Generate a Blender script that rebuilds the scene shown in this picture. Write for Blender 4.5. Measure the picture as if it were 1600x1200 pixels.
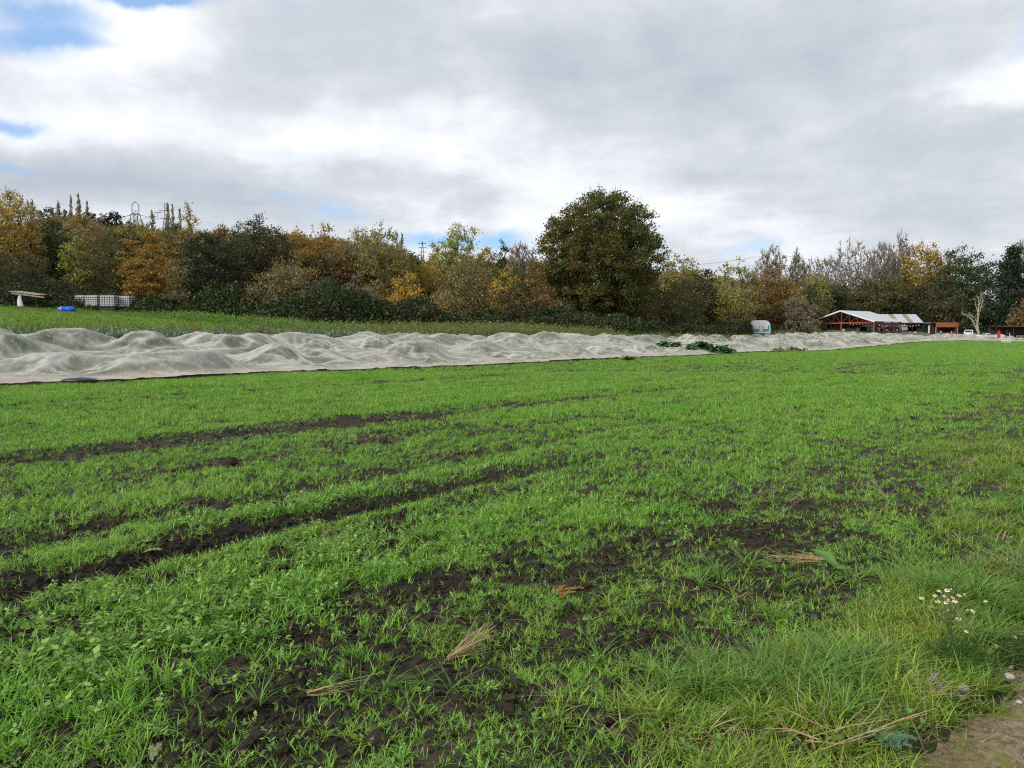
import bpy, math, random
import numpy as np
from math import radians, sin, cos, pi, tan, atan
for o in list(bpy.data.objects): bpy.data.objects.remove(o)
SC = bpy.context.scene
COL = SC.collection

# ============================================================ CAMERA
F = 1200.0; H0 = 527.0; PITCH = atan((600 - H0) / F); CAMZ = 1.6
cam = bpy.data.objects.new('camera', bpy.data.cameras.new('camera'))
COL.objects.link(cam); SC.camera = cam
cam.location = (0, 0, CAMZ); cam.rotation_euler = (pi / 2 - PITCH, 0, 0)
cam.data.lens = 27.0; cam.data.sensor_width = 36.0
cam.data.clip_start = 0.05; cam.data.clip_end = 6000

SC.view_settings.view_transform = 'Standard'; SC.view_settings.look = 'None'
SC.view_settings.gamma = 1.0; SC.view_settings.exposure = 0.3
SC.cycles.max_bounces = 8; SC.cycles.transparent_max_bounces = 12
SC.cycles.use_denoising = False
SC.cycles.pixel_filter_type = 'BLACKMAN_HARRIS'; SC.cycles.filter_width = 1.15

# ============================================================ SUN
SUN_EL, SUN_AZ = radians(30), radians(-125)          # azimuth clockwise from +Y; behind-left of the camera
sl = bpy.data.lights.new('sun', 'SUN'); sun = bpy.data.objects.new('sun', sl); COL.objects.link(sun)
sl.energy = 2.3; sl.angle = radians(10); sl.color = (1.0, 0.95, 0.88)
from mathutils import Vector
sdir = Vector((sin(SUN_AZ) * cos(SUN_EL), cos(SUN_AZ) * cos(SUN_EL), sin(SUN_EL)))
sun.rotation_euler = sdir.to_track_quat('Z', 'Y').to_euler()

# ============================================================ WORLD (broken cloud over blue, by direction)
W = bpy.data.worlds.new("World"); SC.world = W; W.use_nodes = True
nt = W.node_tree; nt.nodes.clear()
class G:
    def __init__(s, nt): s.nt = nt
    def n(s, t, **k):
        nd = s.nt.nodes.new(t)
        for a, b in k.items(): setattr(nd, a, b)
        return nd
    def put(s, sock, v):
        if isinstance(v, bpy.types.NodeSocket): s.nt.links.new(v, sock)
        elif v is not None: sock.default_value = v
    def m(s, op, a, b=None, c=None, clamp=False):
        nd = s.n('ShaderNodeMath', operation=op, use_clamp=clamp)
        s.put(nd.inputs[0], a); s.put(nd.inputs[1], b)
        if c is not None: s.put(nd.inputs[2], c)
        return nd.outputs[0]
    def vm(s, op, a, b=None):
        nd = s.n('ShaderNodeVectorMath', operation=op); s.put(nd.inputs[0], a); s.put(nd.inputs[1], b)
        return nd.outputs[0]
    def noise(s, vec, scale, detail=4, rough=.5, dist=0):
        nd = s.n('ShaderNodeTexNoise'); s.put(nd.inputs['Vector'], vec)
        nd.inputs['Scale'].default_value = scale; nd.inputs['Detail'].default_value = detail
        nd.inputs['Roughness'].default_value = rough; nd.inputs['Distortion'].default_value = dist
        return nd.outputs[0], nd.outputs[1]
    def mr(s, v, a, b, c=0., d=1., smooth=False):
        nd = s.n('ShaderNodeMapRange'); s.put(nd.inputs[0], v)
        if smooth: nd.interpolation_type = 'SMOOTHSTEP'
        for i, x in enumerate((a, b, c, d)): s.put(nd.inputs[i + 1], x)
        return nd.outputs[0]
    def mix(s, f, a, b, t='MIX'):
        nd = s.n('ShaderNodeMix', data_type='RGBA', blend_type=t)
        s.put(nd.inputs[0], f)
        for i, x in ((6, a), (7, b)):
            s.put(nd.inputs[i], tuple(x) + (1,) if isinstance(x, (tuple, list)) and len(x) == 3 else x)
        return nd.outputs[2]
g = G(nt)
tc = g.n('ShaderNodeTexCoord').outputs['Generated']
d0 = g.vm('NORMALIZE', tc)
nz, nc = g.noise(d0, 3.2, 6, .58)
wob = g.vm('MULTIPLY', g.vm('SUBTRACT', nc, (.5, .5, .5)), (.16, .16, .075))
nz2, nc2 = g.noise(d0, 13, 5, .6)
wob2 = g.vm('MULTIPLY', g.vm('SUBTRACT', nc2, (.5, .5, .5)), (.06, .06, .03))
dw = g.vm('ADD', g.vm('ADD', d0, wob), wob2)
sp = g.n('ShaderNodeSeparateXYZ'); g.put(sp.inputs[0], dw)
az = g.m('ARCTAN2', sp.outputs[0], sp.outputs[1])
el = g.m('ARCSINE', g.m('MINIMUM', g.m('MAXIMUM', sp.outputs[2], -1.), 1.))
s0 = g.n('ShaderNodeSeparateXYZ'); g.put(s0.inputs[0], d0)
zz = g.m('ADD', g.m('MAXIMUM', s0.outputs[2], 0.), .13)
cb = g.n('ShaderNodeCombineXYZ')
g.put(cb.inputs[0], g.m('DIVIDE', s0.outputs[0], zz)); g.put(cb.inputs[1], g.m('DIVIDE', s0.outputs[1], zz))
pl, _ = g.noise(cb.outputs[0], .85, 8, .56, .35)
pl2, _ = g.noise(cb.outputs[0], 2.6, 7, .6, .2)
def azel(u, v):
    x = u - 800; y = F * cos(PITCH) + (600 - v) * sin(PITCH); z = -F * sin(PITCH) + (600 - v) * cos(PITCH)
    return math.atan2(x, y), math.atan2(z, math.hypot(x, y))
def blobs(lst):
    acc = None
    for (u, v, ru, rv, k) in lst:
        a, e = azel(u, v)
        q = g.m('ADD', g.m('POWER', g.m('ABSOLUTE', g.m('DIVIDE', g.m('SUBTRACT', az, a), ru / F)), 2.), g.m('POWER', g.m('ABSOLUTE', g.m('DIVIDE', g.m('SUBTRACT', el, e), rv / F)), 2.))
        t = g.m('MULTIPLY', g.m('EXPONENT', g.m('MULTIPLY', q, -1.)), k)
        acc = t if acc is None else g.m('ADD', acc, t)
    return acc
# places of thin, bright cloud (+) and thick, grey cloud (-)
br = blobs([(190, 45, 130, 50, .50), (60, 215, 150, 45, .30), (330, 215, 320, 38, .18), (700, 250, 330, 42, .18),
            (1585, 135, 75, 34, .65), (760, 120, 60, 60, .22), (960, 335, 280, 45, .20), (1200, 345, 200, 40, .14), (180, 30, 60, 40, .25), (1180, 200, 200, 60, .10), (560, 200, 140, 40, .15),
            (230, 265, 260, 45, -.30), (60, 275, 170, 35, -.26), (330, 310, 260, 35, -.22), (640, 70, 180, 70, -.28), (400, 120, 150, 50, -.12),
            (1060, 130, 230, 70, -.26), (1400, 230, 260, 110, -.26), (1250, 60, 200, 60, -.16), (900, 60, 130, 70, -.18), (560, 275, 150, 22, -.20),
            (1300, 330, 230, 40, -.10), (1540, 350, 60, 20, -.16), (1085, 290, 40, 18, -.22), (480, 330, 120, 20, -.1)])
gaps = blobs([(75, 14, 90, 30, 1.0), (20, 58, 70, 18, .75), (250, -6, 60, 14, .6), (15, 190, 48, 12, .9), (5, 258, 30, 9, .85), (130, 60, 60, 10, .4), (420, 5, 60, 14, .35), (480, 300, 60, 14, .35), (250, -10, 70, 14, .8),
              (655, 366, 85, 14, .80), (770, 366, 60, 20, .95), (545, 335, 50, 14, .6), (1180, 395, 60, 14, .55), (1600, 60, 40, 50, .35), (900, 385, 60, 12, .5), (480, 235, 60, 14, .3)])
dens = g.m('ADD', g.m('MULTIPLY', g.m('SUBTRACT', pl, .5), .60), g.m('MULTIPLY', g.m('SUBTRACT', pl2, .5), .60))
mp0 = g.n('ShaderNodeMapping'); g.put(mp0.inputs[0], d0); mp0.inputs['Scale'].default_value = (1., 1., 3.2); nz3, _ = g.noise(mp0.outputs[0], 5.5, 8, .62, .5)
fine = g.m('ADD', g.m('MULTIPLY', g.m('SUBTRACT', nz2, .5), .50), g.m('MULTIPLY', g.m('SUBTRACT', nz3, .5), .55))
bright = g.m('ADD', g.m('ADD', g.m('ADD', br, .50), dens), fine, clamp=True)
sky = g.n('ShaderNodeTexSky', sky_type='NISHITA'); sky.sun_disc = False
sky.sun_elevation = SUN_EL; sky.sun_rotation = SUN_AZ; sky.ozone_density = 1.5; sky.air_density = 1.0; sky.dust_density = .5
cr = g.n('ShaderNodeValToRGB'); g.put(cr.inputs[0], bright)
E = cr.color_ramp.elements
K = 1.0
def em(p, c):
    e = E.new(p); e.color = tuple(x * K for x in c) + (1,)
E[0].position = 0; E[0].color = (.42, .465, .53, 1); E[1].position = 1; E[1].color = (.95, .96, .98, 1)
em(.28, (.51, .55, .605)); em(.46, (.60, .63, .675)); em(.62, (.72, .745, .79)); em(.80, (.83, .85, .89))
cloudc = g.vm('MULTIPLY', cr.outputs[0], (10., 10., 10.))
gapm = g.mr(g.m('ADD', gaps, g.m('MULTIPLY', g.m('SUBTRACT', nz2, .5), 1.3)), .12, 1.05, 0., .95, True)
skyc = g.vm('MULTIPLY', sky.outputs[0], (.95, 1.25, 1.45))
skyc = g.mix(.6, skyc, (3.0, 5.0, 8.2))
fin = g.mix(gapm, cloudc, skyc)
bg = g.n('ShaderNodeBackground'); g.put(bg.inputs[0], fin); bg.inputs[1].default_value = .1
g.put(g.n('ShaderNodeOutputWorld').inputs[0], bg.outputs[0])

# ============================================================ HELPERS
TH = radians(37.8); ST, CT = sin(TH), cos(TH)
def sD(x, y): return x * ST + y * CT, -x * CT + y * ST
def xy(s, D): return s * ST - D * CT, s * CT + D * ST
def _h(ix, iy, seed):
    n = (ix.astype(np.int64) * 374761393 + iy.astype(np.int64) * 668265263 + seed * 1442695041) & 0xffffffff
    n = ((n ^ (n >> 13)) * 1274126177) & 0xffffffff
    n = ((n ^ (n >> 15)) * 2246822519) & 0xffffffff
    return ((n ^ (n >> 16)) & 0xffff) / 65535.0
def vn(x, y, seed=0):
    x = np.asarray(x, float); y = np.asarray(y, float)
    ix = np.floor(x).astype(np.int64); iy = np.floor(y).astype(np.int64); fx = x - ix; fy = y - iy
    fx = fx * fx * (3 - 2 * fx); fy = fy * fy * (3 - 2 * fy)
    a = _h(ix, iy, seed); b = _h(ix + 1, iy, seed); c = _h(ix, iy + 1, seed); d = _h(ix + 1, iy + 1, seed)
    return (a * (1 - fx) + b * fx) * (1 - fy) + (c * (1 - fx) + d * fx) * fy
def fbm(x, y, seed=0, oct=4, r=.5):
    t = 0; a = 1; tot = 0
    for i in range(oct):
        t = t + a * vn(x * 2.03 ** i + 17.3 * i, y * 2.03 ** i - 9.1 * i, seed + i); tot += a; a *= r
    return t / tot
def ss(v, a, b):
    t = np.clip((np.asarray(v, float) - a) / (b - a), 0, 1); return t * t * (3 - 2 * t)
def bell(v, c, w): return np.exp(-((v - c) / w) ** 2)

def base_z(s, D):
    z = .067 * np.clip(D - 28, 0, 72) * ss(D, 26, 36) + .42 * ss(D, 29.5, 35) + .15 * np.clip(D - 100, 0, 230)
    z = z + 1.8 * ss(s, 90, 215) * ss(D, 5, 30)
    z = z + .25 * (fbm(s / 25, D / 25, 5, 2) - .5) * ss(np.hypot(s, D), 8, 30)
    return z
def bare(s, D):
    "0..1 how bare the soil is"
    wob = (fbm(s / 2.2, D / 2.2, 11, 3) - .5)
    Dw = D + wob * .5
    def st(c, w, s0, s1, k): return k * bell(Dw, c, w) * ss(s, s0 - 1, s0 + .6) * (1 - ss(s, s1 - 1.5, s1 + 1.5))
    b = st(5.5, .19, -3, 7.2, 1.5) + st(11.1, .62, -1, 11.5, 1.5) + st(10.8, .5, 10, 15, 1.0) + st(10.6, .42, 14, 23, 1.3) + st(10.4, .35, 22, 60, .75) + st(8.1, .18, 9, 40, .7)
    b = b + st(6.7, .36, 2, 9, .85) + st(8.8, .30, 2, 9, .75) + st(4.75, .4, -4, 2.0, .6) + st(19.3, .8, -8, 30, .75) + st(15.3, .25, 2, 60, .5) + st(24.3, .4, -5, 90, .4)
    b = b + st(2.5, .45, -4, 3.4, .38) + st(1.95, .6, 4, 11, .36) + st(3.1, .4, 2.5, 5.5, .22) + st(17, .5, 20, 110, .45) + st(26.3, .5, -10, 150, .62) + st(13.2, .25, 8, 90, .35) + st(22, .3, 12, 120, .35)
    pn = fbm(s / .9, D / .55, 21, 4)
    pm = fbm(s / 5., D / 2.4, 31, 3)
    b = b * (.12 + 1.45 * pn) + 1.6 * np.clip(pn - .62, 0, 1) + .8 * np.clip(pm - .56, 0, 1) * (pn + .4)
    b = b + .55 * ss(fbm(s / .5, D / .4, 41, 3), .54, .72) * (1 - ss(D, 4.2, 6.5)) * ss(D, 1.0, 2.2)
    return np.clip(b, 0, 1)
def net_back(s): return 41.6 + 1.2 * (fbm(s / 9., s * 0, 301, 2) - .5) - 19 * ss(s, 135, 205)
def net_front(s): return 27.2 - .9 * (1 - ss(s, 6, 26)) + 1.5 * (fbm(s / 4.5, s * 0, 303, 3) - .5) + .35 * (fbm(s / .9, s * 0, 305, 2) - .5) - 14 * ss(s, 140, 208)
S_END = 207
def path_m(x, y):
    "1 on the earth path at the lower right"
    s, D = sD(x, y)
    e = .50 + .40 * (fbm(x * 3.2, y * 3.2, 77, 4) - .5) - .17 * ss(s, 3.2, 4.2) - .9 * ss(s, 4.3, 5.3)
    return ss(e - D, -.13, .13)
def verge_m(s, D):
    e = 1.02 + 1.3 * (fbm(s / .8, D / .8, 51, 3) - .5) + 1.25 * ss(s, 8.5, 13) - 1.2 * ss(s, 40, 90) + .35 * bell(s, 2.6, 1.2)
    return ss(e - D, -.22, .35)
def ground_z(x, y):
    s, D = sD(x, y); r = np.hypot(x, y)
    z = base_z(s, D)
    fld = (1 - ss(D, 26, 28)) * (1 - path_m(x, y)) * (1 - .6 * verge_m(s, D))
    near = 1 - ss(r, 25, 60)
    b = bare(s, D)
    rel = (fbm(x / .10, y / .10, 61, 4, .6) - .5) * .075 + (fbm(x / .5, y / .5, 71, 3) - .5) * .07 + np.clip(fbm(x / .07, y / .07, 91, 3) - .52, 0, 1) * .10
    wob = (fbm(s / 2.2, D / 2.2, 11, 3) - .5) * .5
    fur = -.075 * bell(D + wob, 5.42, .16) * (1 - ss(s, 7, 10)) + .04 * bell(D + wob, 5.9, .2) * (1 - ss(s, 7, 10)) - .04 * bell(D + wob, 6.7, .2) - .03 * bell(D + wob, 11.1, .4) + .03 * bell(D + wob, 11.9, .25)
    fur = fur - .05 * bell(D + wob, 2.5, .5)
    z = z + near * fld * (rel * (.35 + .8 * b) + fur)
    z = z + .10 * verge_m(s, D) * (fbm(x / .6, y / .6, 95, 2) - .2) * near * (1 - path_m(x, y)) 
    return z - .03 * path_m(x, y)
def gz(x, y): return float(ground_z(np.array([x], float), np.array([y], float))[0])
def ray(u, v): return ((u - 800), F * cos(PITCH) + (600 - v) * sin(PITCH), -F * sin(PITCH) + (600 - v) * cos(PITCH))
def on(u, v):
    "where the view ray through a photo pixel meets the ground"
    a, b, c = ray(u, v); lo, hi = .5 / b, 60 / b
    for step in range(3):
        t = np.linspace(lo, hi, 400) if step else np.geomspace(lo, hi, 900)
        k = int(np.argmax(CAMZ + c * t < ground_z(a * t, b * t))); lo, hi = t[max(k - 1, 0)], t[k]
    return float(a * hi), float(b * hi)
def at(u, Y):
    a, b, c = ray(u, 527); return a / b * Y, Y
def zt(v, Y):
    a, b, c = ray(800, v); return CAMZ + c / b * Y

def mesh_np(name, verts, faces, mats=(), smooth=False, attrs=None, midx=None):
    "verts (N,3); faces: array (M,k) or list of such arrays"
    me = bpy.data.meshes.new(name)
    verts = np.asarray(verts, np.float32)
    if isinstance(faces, np.ndarray): faces = [faces]
    faces = [f for f in faces if len(f)]
    nl = sum(f.size for f in faces); nf = sum(len(f) for f in faces)
    me.vertices.add(len(verts)); me.vertices.foreach_set('co', verts.ravel())
    me.loops.add(nl); me.loops.foreach_set('vertex_index', np.concatenate([f.ravel() for f in faces]).astype(np.int32))
    tot = np.concatenate([np.full(len(f), f.shape[1]) for f in faces]).astype(np.int32)
    st = np.concatenate([[0], np.cumsum(tot)[:-1]]).astype(np.int32)
    me.polygons.add(nf); me.polygons.foreach_set('loop_start', st); me.polygons.foreach_set('loop_total', tot)
    if midx is not None: me.polygons.foreach_set('material_index', np.asarray(midx, np.int32))
    me.polygons.foreach_set('use_smooth', np.full(nf, bool(smooth)))
    for m in mats: me.materials.append(m)
    if attrs:
        for k, a in attrs.items():
            a = np.asarray(a, np.float32)
            if a.ndim == 1:
                at_ = me.attributes.new(k, 'FLOAT', 'POINT'); at_.data.foreach_set('value', a)
            else:
                at_ = me.attributes.new(k, 'FLOAT_VECTOR', 'POINT'); at_.data.foreach_set('vector', a.ravel())
    me.update(calc_edges=True); me.validate()
    return me
def link(name, me, parent=None, loc=None):
    o = bpy.data.objects.new(name, me); COL.objects.link(o)
    if parent: o.parent = parent
    if loc is not None: o.location = loc
    return o
def tag(o, label, cat, group=None, kind=None):
    o['label'] = label; o['category'] = cat
    if group: o['group'] = group
    if kind: o['kind'] = kind
    return o
def thing(name, label, cat, loc=(0, 0, 0), rz=0, group=None):
    o = bpy.data.objects.new(name, None); COL.objects.link(o); o.location = loc; o.rotation_euler = (0, 0, rz)
    o.empty_display_size = .2
    return tag(o, label, cat, group)

class MB:
    "collects simple solids into one mesh"
    def __init__(s): s.v = []; s.f = {}; s.n = 0
    def add(s, v, f):
        v = np.asarray(v, float)
        for q in f: s.f.setdefault(len(q), []).append([i + s.n for i in q])
        s.v.append(v); s.n += len(v); return s
    def box(s, c, d, rot=None, taper=1.0):
        x, y, z = [q / 2 for q in d]
        v = np.array([[-x, -y, -z], [x, -y, -z], [x, y, -z], [-x, y, -z], [-x * taper, -y * taper, z], [x * taper, -y * taper, z], [x * taper, y * taper, z], [-x * taper, y * taper, z]])
        if rot is not None: v = v @ rotm(rot).T
        return s.add(v + np.array(c), [(0, 3, 2, 1), (4, 5, 6, 7), (0, 1, 5, 4), (1, 2, 6, 5), (2, 3, 7, 6), (3, 0, 4, 7)])
    def beam(s, a, b, w, h=None):
        a = np.array(a, float); b = np.array(b, float); d = b - a; L = np.linalg.norm(d); d = d / L; h = h or w
        up = np.array([0, 0, 1.]) if abs(d[2]) < .95 else np.array([0, 1., 0])
        r = np.cross(d, up); r /= np.linalg.norm(r); u2 = np.cross(r, d)
        vs = []
        for p in (a, b):
            for i, j in ((-1, -1), (1, -1), (1, 1), (-1, 1)): vs.append(p + r * w / 2 * i + u2 * h / 2 * j)
        return s.add(vs, [(3, 2, 1, 0), (4, 5, 6, 7), (0, 1, 5, 4), (1, 2, 6, 5), (2, 3, 7, 6), (3, 0, 4, 7)])
    def prism(s, poly, y0, y1):
        "poly in xz, extruded along y"
        n = len(poly); v = [(p[0], y0, p[1]) for p in poly] + [(p[0], y1, p[1]) for p in poly]
        return s.add(v, [tuple(range(n)), tuple(range(2 * n - 1, n - 1, -1))] + [(i, i + n, (i + 1) % n + n, (i + 1) % n) for i in range(n)])
    def cyl(s, a, b, r0, r1=None, n=12):
        r1 = r0 if r1 is None else r1
        a = np.array(a, float); b = np.array(b, float); d = (b - a) / np.linalg.norm(b - a)
        up = np.array([0, 0, 1.]) if abs(d[2]) < .95 else np.array([0, 1., 0])
        r = np.cross(d, up); r /= np.linalg.norm(r); u2 = np.cross(r, d)
        an = np.arange(n) * 2 * pi / n; ring = np.outer(np.cos(an), r) + np.outer(np.sin(an), u2)
        v = np.concatenate([a + ring * r0, b + ring * r1])
        return s.add(v, [tuple(range(n))[::-1], tuple(range(n, 2 * n))] + [(i, (i + 1) % n, (i + 1) % n + n, i + n) for i in range(n)])
    def lathe(s, prof, n=16, c=(0, 0, 0)):
        an = np.arange(n) * 2 * pi / n; v = []
        for r, z in prof: v += [(c[0] + r * cos(a), c[1] + r * sin(a), c[2] + z) for a in an]
        f = [(j * n + i, j * n + (i + 1) % n, (j + 1) * n + (i + 1) % n, (j + 1) * n + i) for j in range(len(prof) - 1) for i in range(n)]
        f += [tuple(range(n))[::-1], tuple(range((len(prof) - 1) * n, len(prof) * n))]
        return s.add(v, f)
    def build(s, name, mat, parent=None, smooth=False, bevel=0):
        fs = [np.array(x, np.int32) for x in s.f.values()]
        o = link(name, mesh_np(name, np.concatenate(s.v), fs, [mat], smooth), parent)
        if bevel:
            b = o.modifiers.new('bevel', 'BEVEL'); b.width = bevel; b.segments = 2; b.limit_method = 'ANGLE'
        return o
def rotm(e):
    from mathutils import Euler
    return np.array(Euler(e).to_matrix())

def tubes(p0, p1, r0, r1, n=4):
    "many frusta at once -> verts, faces"
    p0 = np.asarray(p0, float); p1 = np.asarray(p1, float); M = len(p0)
    d = p1 - p0; L = np.linalg.norm(d, axis=1, keepdims=True) + 1e-9; d = d / L
    up = np.where(np.abs(d[:, 2:3]) < .9, [[0, 0, 1.]], [[1., 0, 0]])
    a = np.cross(d, up); a /= np.linalg.norm(a, axis=1, keepdims=True) + 1e-9; b = np.cross(a, d)
    an = np.arange(n) * 2 * pi / n
    ring = a[:, None, :] * np.cos(an)[None, :, None] + b[:, None, :] * np.sin(an)[None, :, None]
    v = np.concatenate([p0[:, None] + ring * np.asarray(r0).reshape(-1, 1, 1), p1[:, None] + ring * np.asarray(r1).reshape(-1, 1, 1)], 1)
    i = np.arange(n); j = (i + 1) % n
    q = np.stack([i, j, j + n, i + n], 1)
    f = (np.arange(M)[:, None, None] * 2 * n + q[None]).reshape(-1, 4)
    return v.reshape(-1, 3), f
def leafquads(P, size, rng, asp=.62, updir=0.0, fold=0):
    "diamond leaves with random orientation"
    M = len(P); a = rng.normal(size=(M, 3)); a[:, 2] *= (1 - updir * .5); a /= np.linalg.norm(a, axis=1, keepdims=True)
    t = rng.normal(size=(M, 3)); b = np.cross(a, t); b /= np.linalg.norm(b, axis=1, keepdims=True)
    L = (size * rng.uniform(.6, 1.35, M))[:, None] * .5
    v = np.stack([P - a * L, P + b * L * asp, P + a * L, P - b * L * asp], 1)
    return v.reshape(-1, 3), np.arange(M * 4).reshape(M, 4)
def blades(base, h, w, az, lean, nseg, rng, curl=1.0):
    "tapered curved grass blades: base (N,3)"
    N = len(base); dx = np.cos(az) * lean; dy = np.sin(az) * lean
    px = -np.sin(az); py = np.cos(az); vs = []
    tw = rng.uniform(-.5, .5, N)
    for k in range(nseg + 1):
        t = k / nseg
        off = (t ** 1.8) * curl
        zc = h * (t - .30 * lean * t * t)
        c = base + np.stack([dx * h * off, dy * h * off, zc], 1)
        ww = w * (1 - t ** 2.2) * .5 * (.75 + .25 * (t > 0))
        if k == nseg: vs.append(c[:, None]); break
        s_ = np.stack([(px * np.cos(tw * t) - np.cos(az) * np.sin(tw * t)) * ww, (py * np.cos(tw * t) - np.sin(az) * np.sin(tw * t)) * ww, 0 * ww], 1)
        vs.append(np.stack([c - s_, c + s_], 1))
    V = np.concatenate(vs, 1); nv = V.shape[1]
    q = [(2 * k, 2 * k + 1, 2 * k + 3, 2 * k + 2) for k in range(nseg - 1)]
    i0 = np.arange(N)[:, None, None] * nv
    fq = (i0 + np.array(q)[None]).reshape(-1, 4) if q else np.zeros((0, 4), int)
    ft = (i0 + np.array([(2 * nseg - 2, 2 * nseg - 1, 2 * nseg)])[None]).reshape(-1, 3)
    return V.reshape(-1, 3), fq, ft

# ============================================================ MATERIALS
def newmat(name):
    m = bpy.data.materials.new(name); m.use_nodes = True; m.node_tree.nodes.clear(); return m, G(m.node_tree)
def surf(g, sh): g.put(g.n('ShaderNodeOutputMaterial').inputs[0], sh)
def pbr(g, col, rough=.8, metal=0, bump=None, spec=.3, emis=None):
    p = g.n('ShaderNodeBsdfPrincipled')
    g.put(p.inputs['Base Color'], tuple(col) + (1,) if isinstance(col, tuple) and len(col) == 3 else col)
    g.put(p.inputs['Roughness'], rough); p.inputs['Metallic'].default_value = metal
    p.inputs['Specular IOR Level'].default_value = spec
    if bump is not None: g.put(p.inputs['Normal'], bump)
    return p.outputs[0]
def bumpn(g, h, strength=.3, dist=.02):
    b = g.n('ShaderNodeBump'); b.inputs['Strength'].default_value = strength; b.inputs['Distance'].default_value = dist
    g.put(b.inputs['Height'], h); return b.outputs[0]
def objco(g): return g.n('ShaderNodeTexCoord').outputs['Object']
def pos(g): return g.n('ShaderNodeNewGeometry').outputs['Position']
def rough_mat(name, c, var=.25, scale=6, rough=.8, bump=.2, metal=0, c2=None, spec=.3):
    m, g = newmat(name); co = objco(g)
    f, _ = g.noise(co, scale, 6, .6); f2, _ = g.noise(co, scale * 7, 3, .6)
    c2 = c2 or tuple(x * (1 - var) for x in c)
    col = g.mix(g.mr(f, .3, .7), tuple(min(1, x * (1 + var * .5)) for x in c), c2)
    col = g.mix(g.mr(f2, .3, .75, 0, .3), col, c2)
    surf(g, pbr(g, col, rough, metal, bumpn(g, f2, bump, .01), spec)); return m
def leaf_mat(name, c1, c2, trans=.35, vvar=.55, rough=.6, inst=False):
    m, g = newmat(name)
    at_ = g.n('ShaderNodeAttribute', attribute_name='tint').outputs['Fac']
    vl = g.n('ShaderNodeAttribute', attribute_name='val').outputs['Fac']
    col = g.mix(at_, c1, c2)
    k = g.m('ADD', g.m('MULTIPLY', vl, vvar), 1 - vvar * .5)
    col = g.vm('SCALE', col); col.node.inputs[0].default_value = (0, 0, 0)
    nd = col.node; g.put(nd.inputs[0], g.mix(at_, c1, c2)); g.put(nd.inputs['Scale'], k)
    d = g.n('ShaderNodeBsdfDiffuse'); g.put(d.inputs[0], col)
    t = g.n('ShaderNodeBsdfTranslucent'); g.put(t.inputs[0], col)
    gl = g.n('ShaderNodeBsdfGlossy'); gl.inputs['Roughness'].default_value = .45; gl.inputs[0].default_value = (1, 1, 1, 1)
    mx = g.n('ShaderNodeMixShader'); mx.inputs[0].default_value = trans; g.put(mx.inputs[1], d.outputs[0]); g.put(mx.inputs[2], t.outputs[0])
    m2 = g.n('ShaderNodeMixShader'); m2.inputs[0].default_value = .02; g.put(m2.inputs[1], mx.outputs[0]); g.put(m2.inputs[2], gl.outputs[0])
    surf(g, m2.outputs[0]); return m
def grass_mat(name, c1, c2, c3, trans=.35, gloss=.05, patch=.5, yel=None):
    "varies per instance and in broad patches over the field"
    m, g = newmat(name)
    oi = g.n('ShaderNodeObjectInfo'); p = pos(g)
    f, _ = g.noise(p, patch, 4, .55); f2, _ = g.noise(p, patch * 9, 3, .6)
    col = g.mix(g.mr(f, .35, .65), c1, c2)
    col = g.mix(g.mr(oi.outputs['Random'], .55, 1., 0, .75), col, c3)
    col = g.mix(g.mr(f2, .5, .75, 0, .6), col, c2)
    vl = g.n('ShaderNodeAttribute', attribute_name='val').outputs['Fac']
    nd = g.n('ShaderNodeVectorMath', operation='SCALE'); g.put(nd.inputs[0], col); g.put(nd.inputs['Scale'], g.m('ADD', g.m('MULTIPLY', vl, .95), .58))
    col = nd.outputs[0]
    d = g.n('ShaderNodeBsdfDiffuse'); g.put(d.inputs[0], col)
    t = g.n('ShaderNodeBsdfTranslucent'); g.put(t.inputs[0], col)
    gl = g.n('ShaderNodeBsdfGlossy'); gl.inputs['Roughness'].default_value = .38
    mx = g.n('ShaderNodeMixShader'); mx.inputs[0].default_value = trans; g.put(mx.inputs[1], d.outputs[0]); g.put(mx.inputs[2], t.outputs[0])
    m2 = g.n('ShaderNodeMixShader'); m2.inputs[0].default_value = gloss; g.put(m2.inputs[1], mx.outputs[0]); g.put(m2.inputs[2], gl.outputs[0])
    surf(g, m2.outputs[0]); return m

M = {}
M['bark'] = rough_mat('bark', (.085, .068, .05), .4, 3, .9, .5)
M['bark_grey'] = rough_mat('bark_grey', (.15, .13, .105), .35, 3, .9, .5)
M['bark_pale'] = rough_mat('bark_pale', (.42, .37, .27), .35, 3, .8, .4)
M['twig_grey'] = rough_mat('twig_grey', (.29, .255, .20), .3, 2, .9, 0)
M['twig_brown'] = rough_mat('twig_brown', (.16, .12, .08), .3, 2, .9, 0)
PAL = {
 'golden': ((.42, .29, .045), (.25, .20, .045)), 'orange': ((.34, .18, .032), (.19, .14, .034)), 'yellow': ((.46, .30, .035), (.30, .23, .04)),
 'lime': ((.30, .30, .055), (.17, .20, .04)), 'olive': ((.12, .12, .034), (.075, .085, .028)), 'brown': ((.24, .17, .05), (.16, .13, .04)),
 'russet': ((.23, .14, .05), (.15, .10, .04)), 'greybrown': ((.22, .185, .075), (.15, .135, .05)), 'dark': ((.030, .048, .022), (.016, .028, .014)),
 'green': ((.055, .085, .025), (.032, .055, .020)), 'darkbrown': ((.075, .068, .03), (.042, .048, .022)), 'olivegold': ((.29, .245, .06), (.16, .16, .042)),
 'grey': ((.16, .13, .105), (.11, .09, .07)), 'bramble': ((.05, .072, .024), (.026, .036, .016)), 'pinkgrey': ((.18, .145, .10), (.13, .11, .07)),
 'oak': ((.042, .082, .018), (.24, .12, .023)),
}
PAL = {k: (tuple(min(.6, c * 1.3) for c in a), tuple(c * 1.25 for c in b)) for k, (a, b) in PAL.items()}
for k, (a, b) in PAL.items(): M['leaf_' + k] = leaf_mat('leaf_' + k, a, b)

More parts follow.
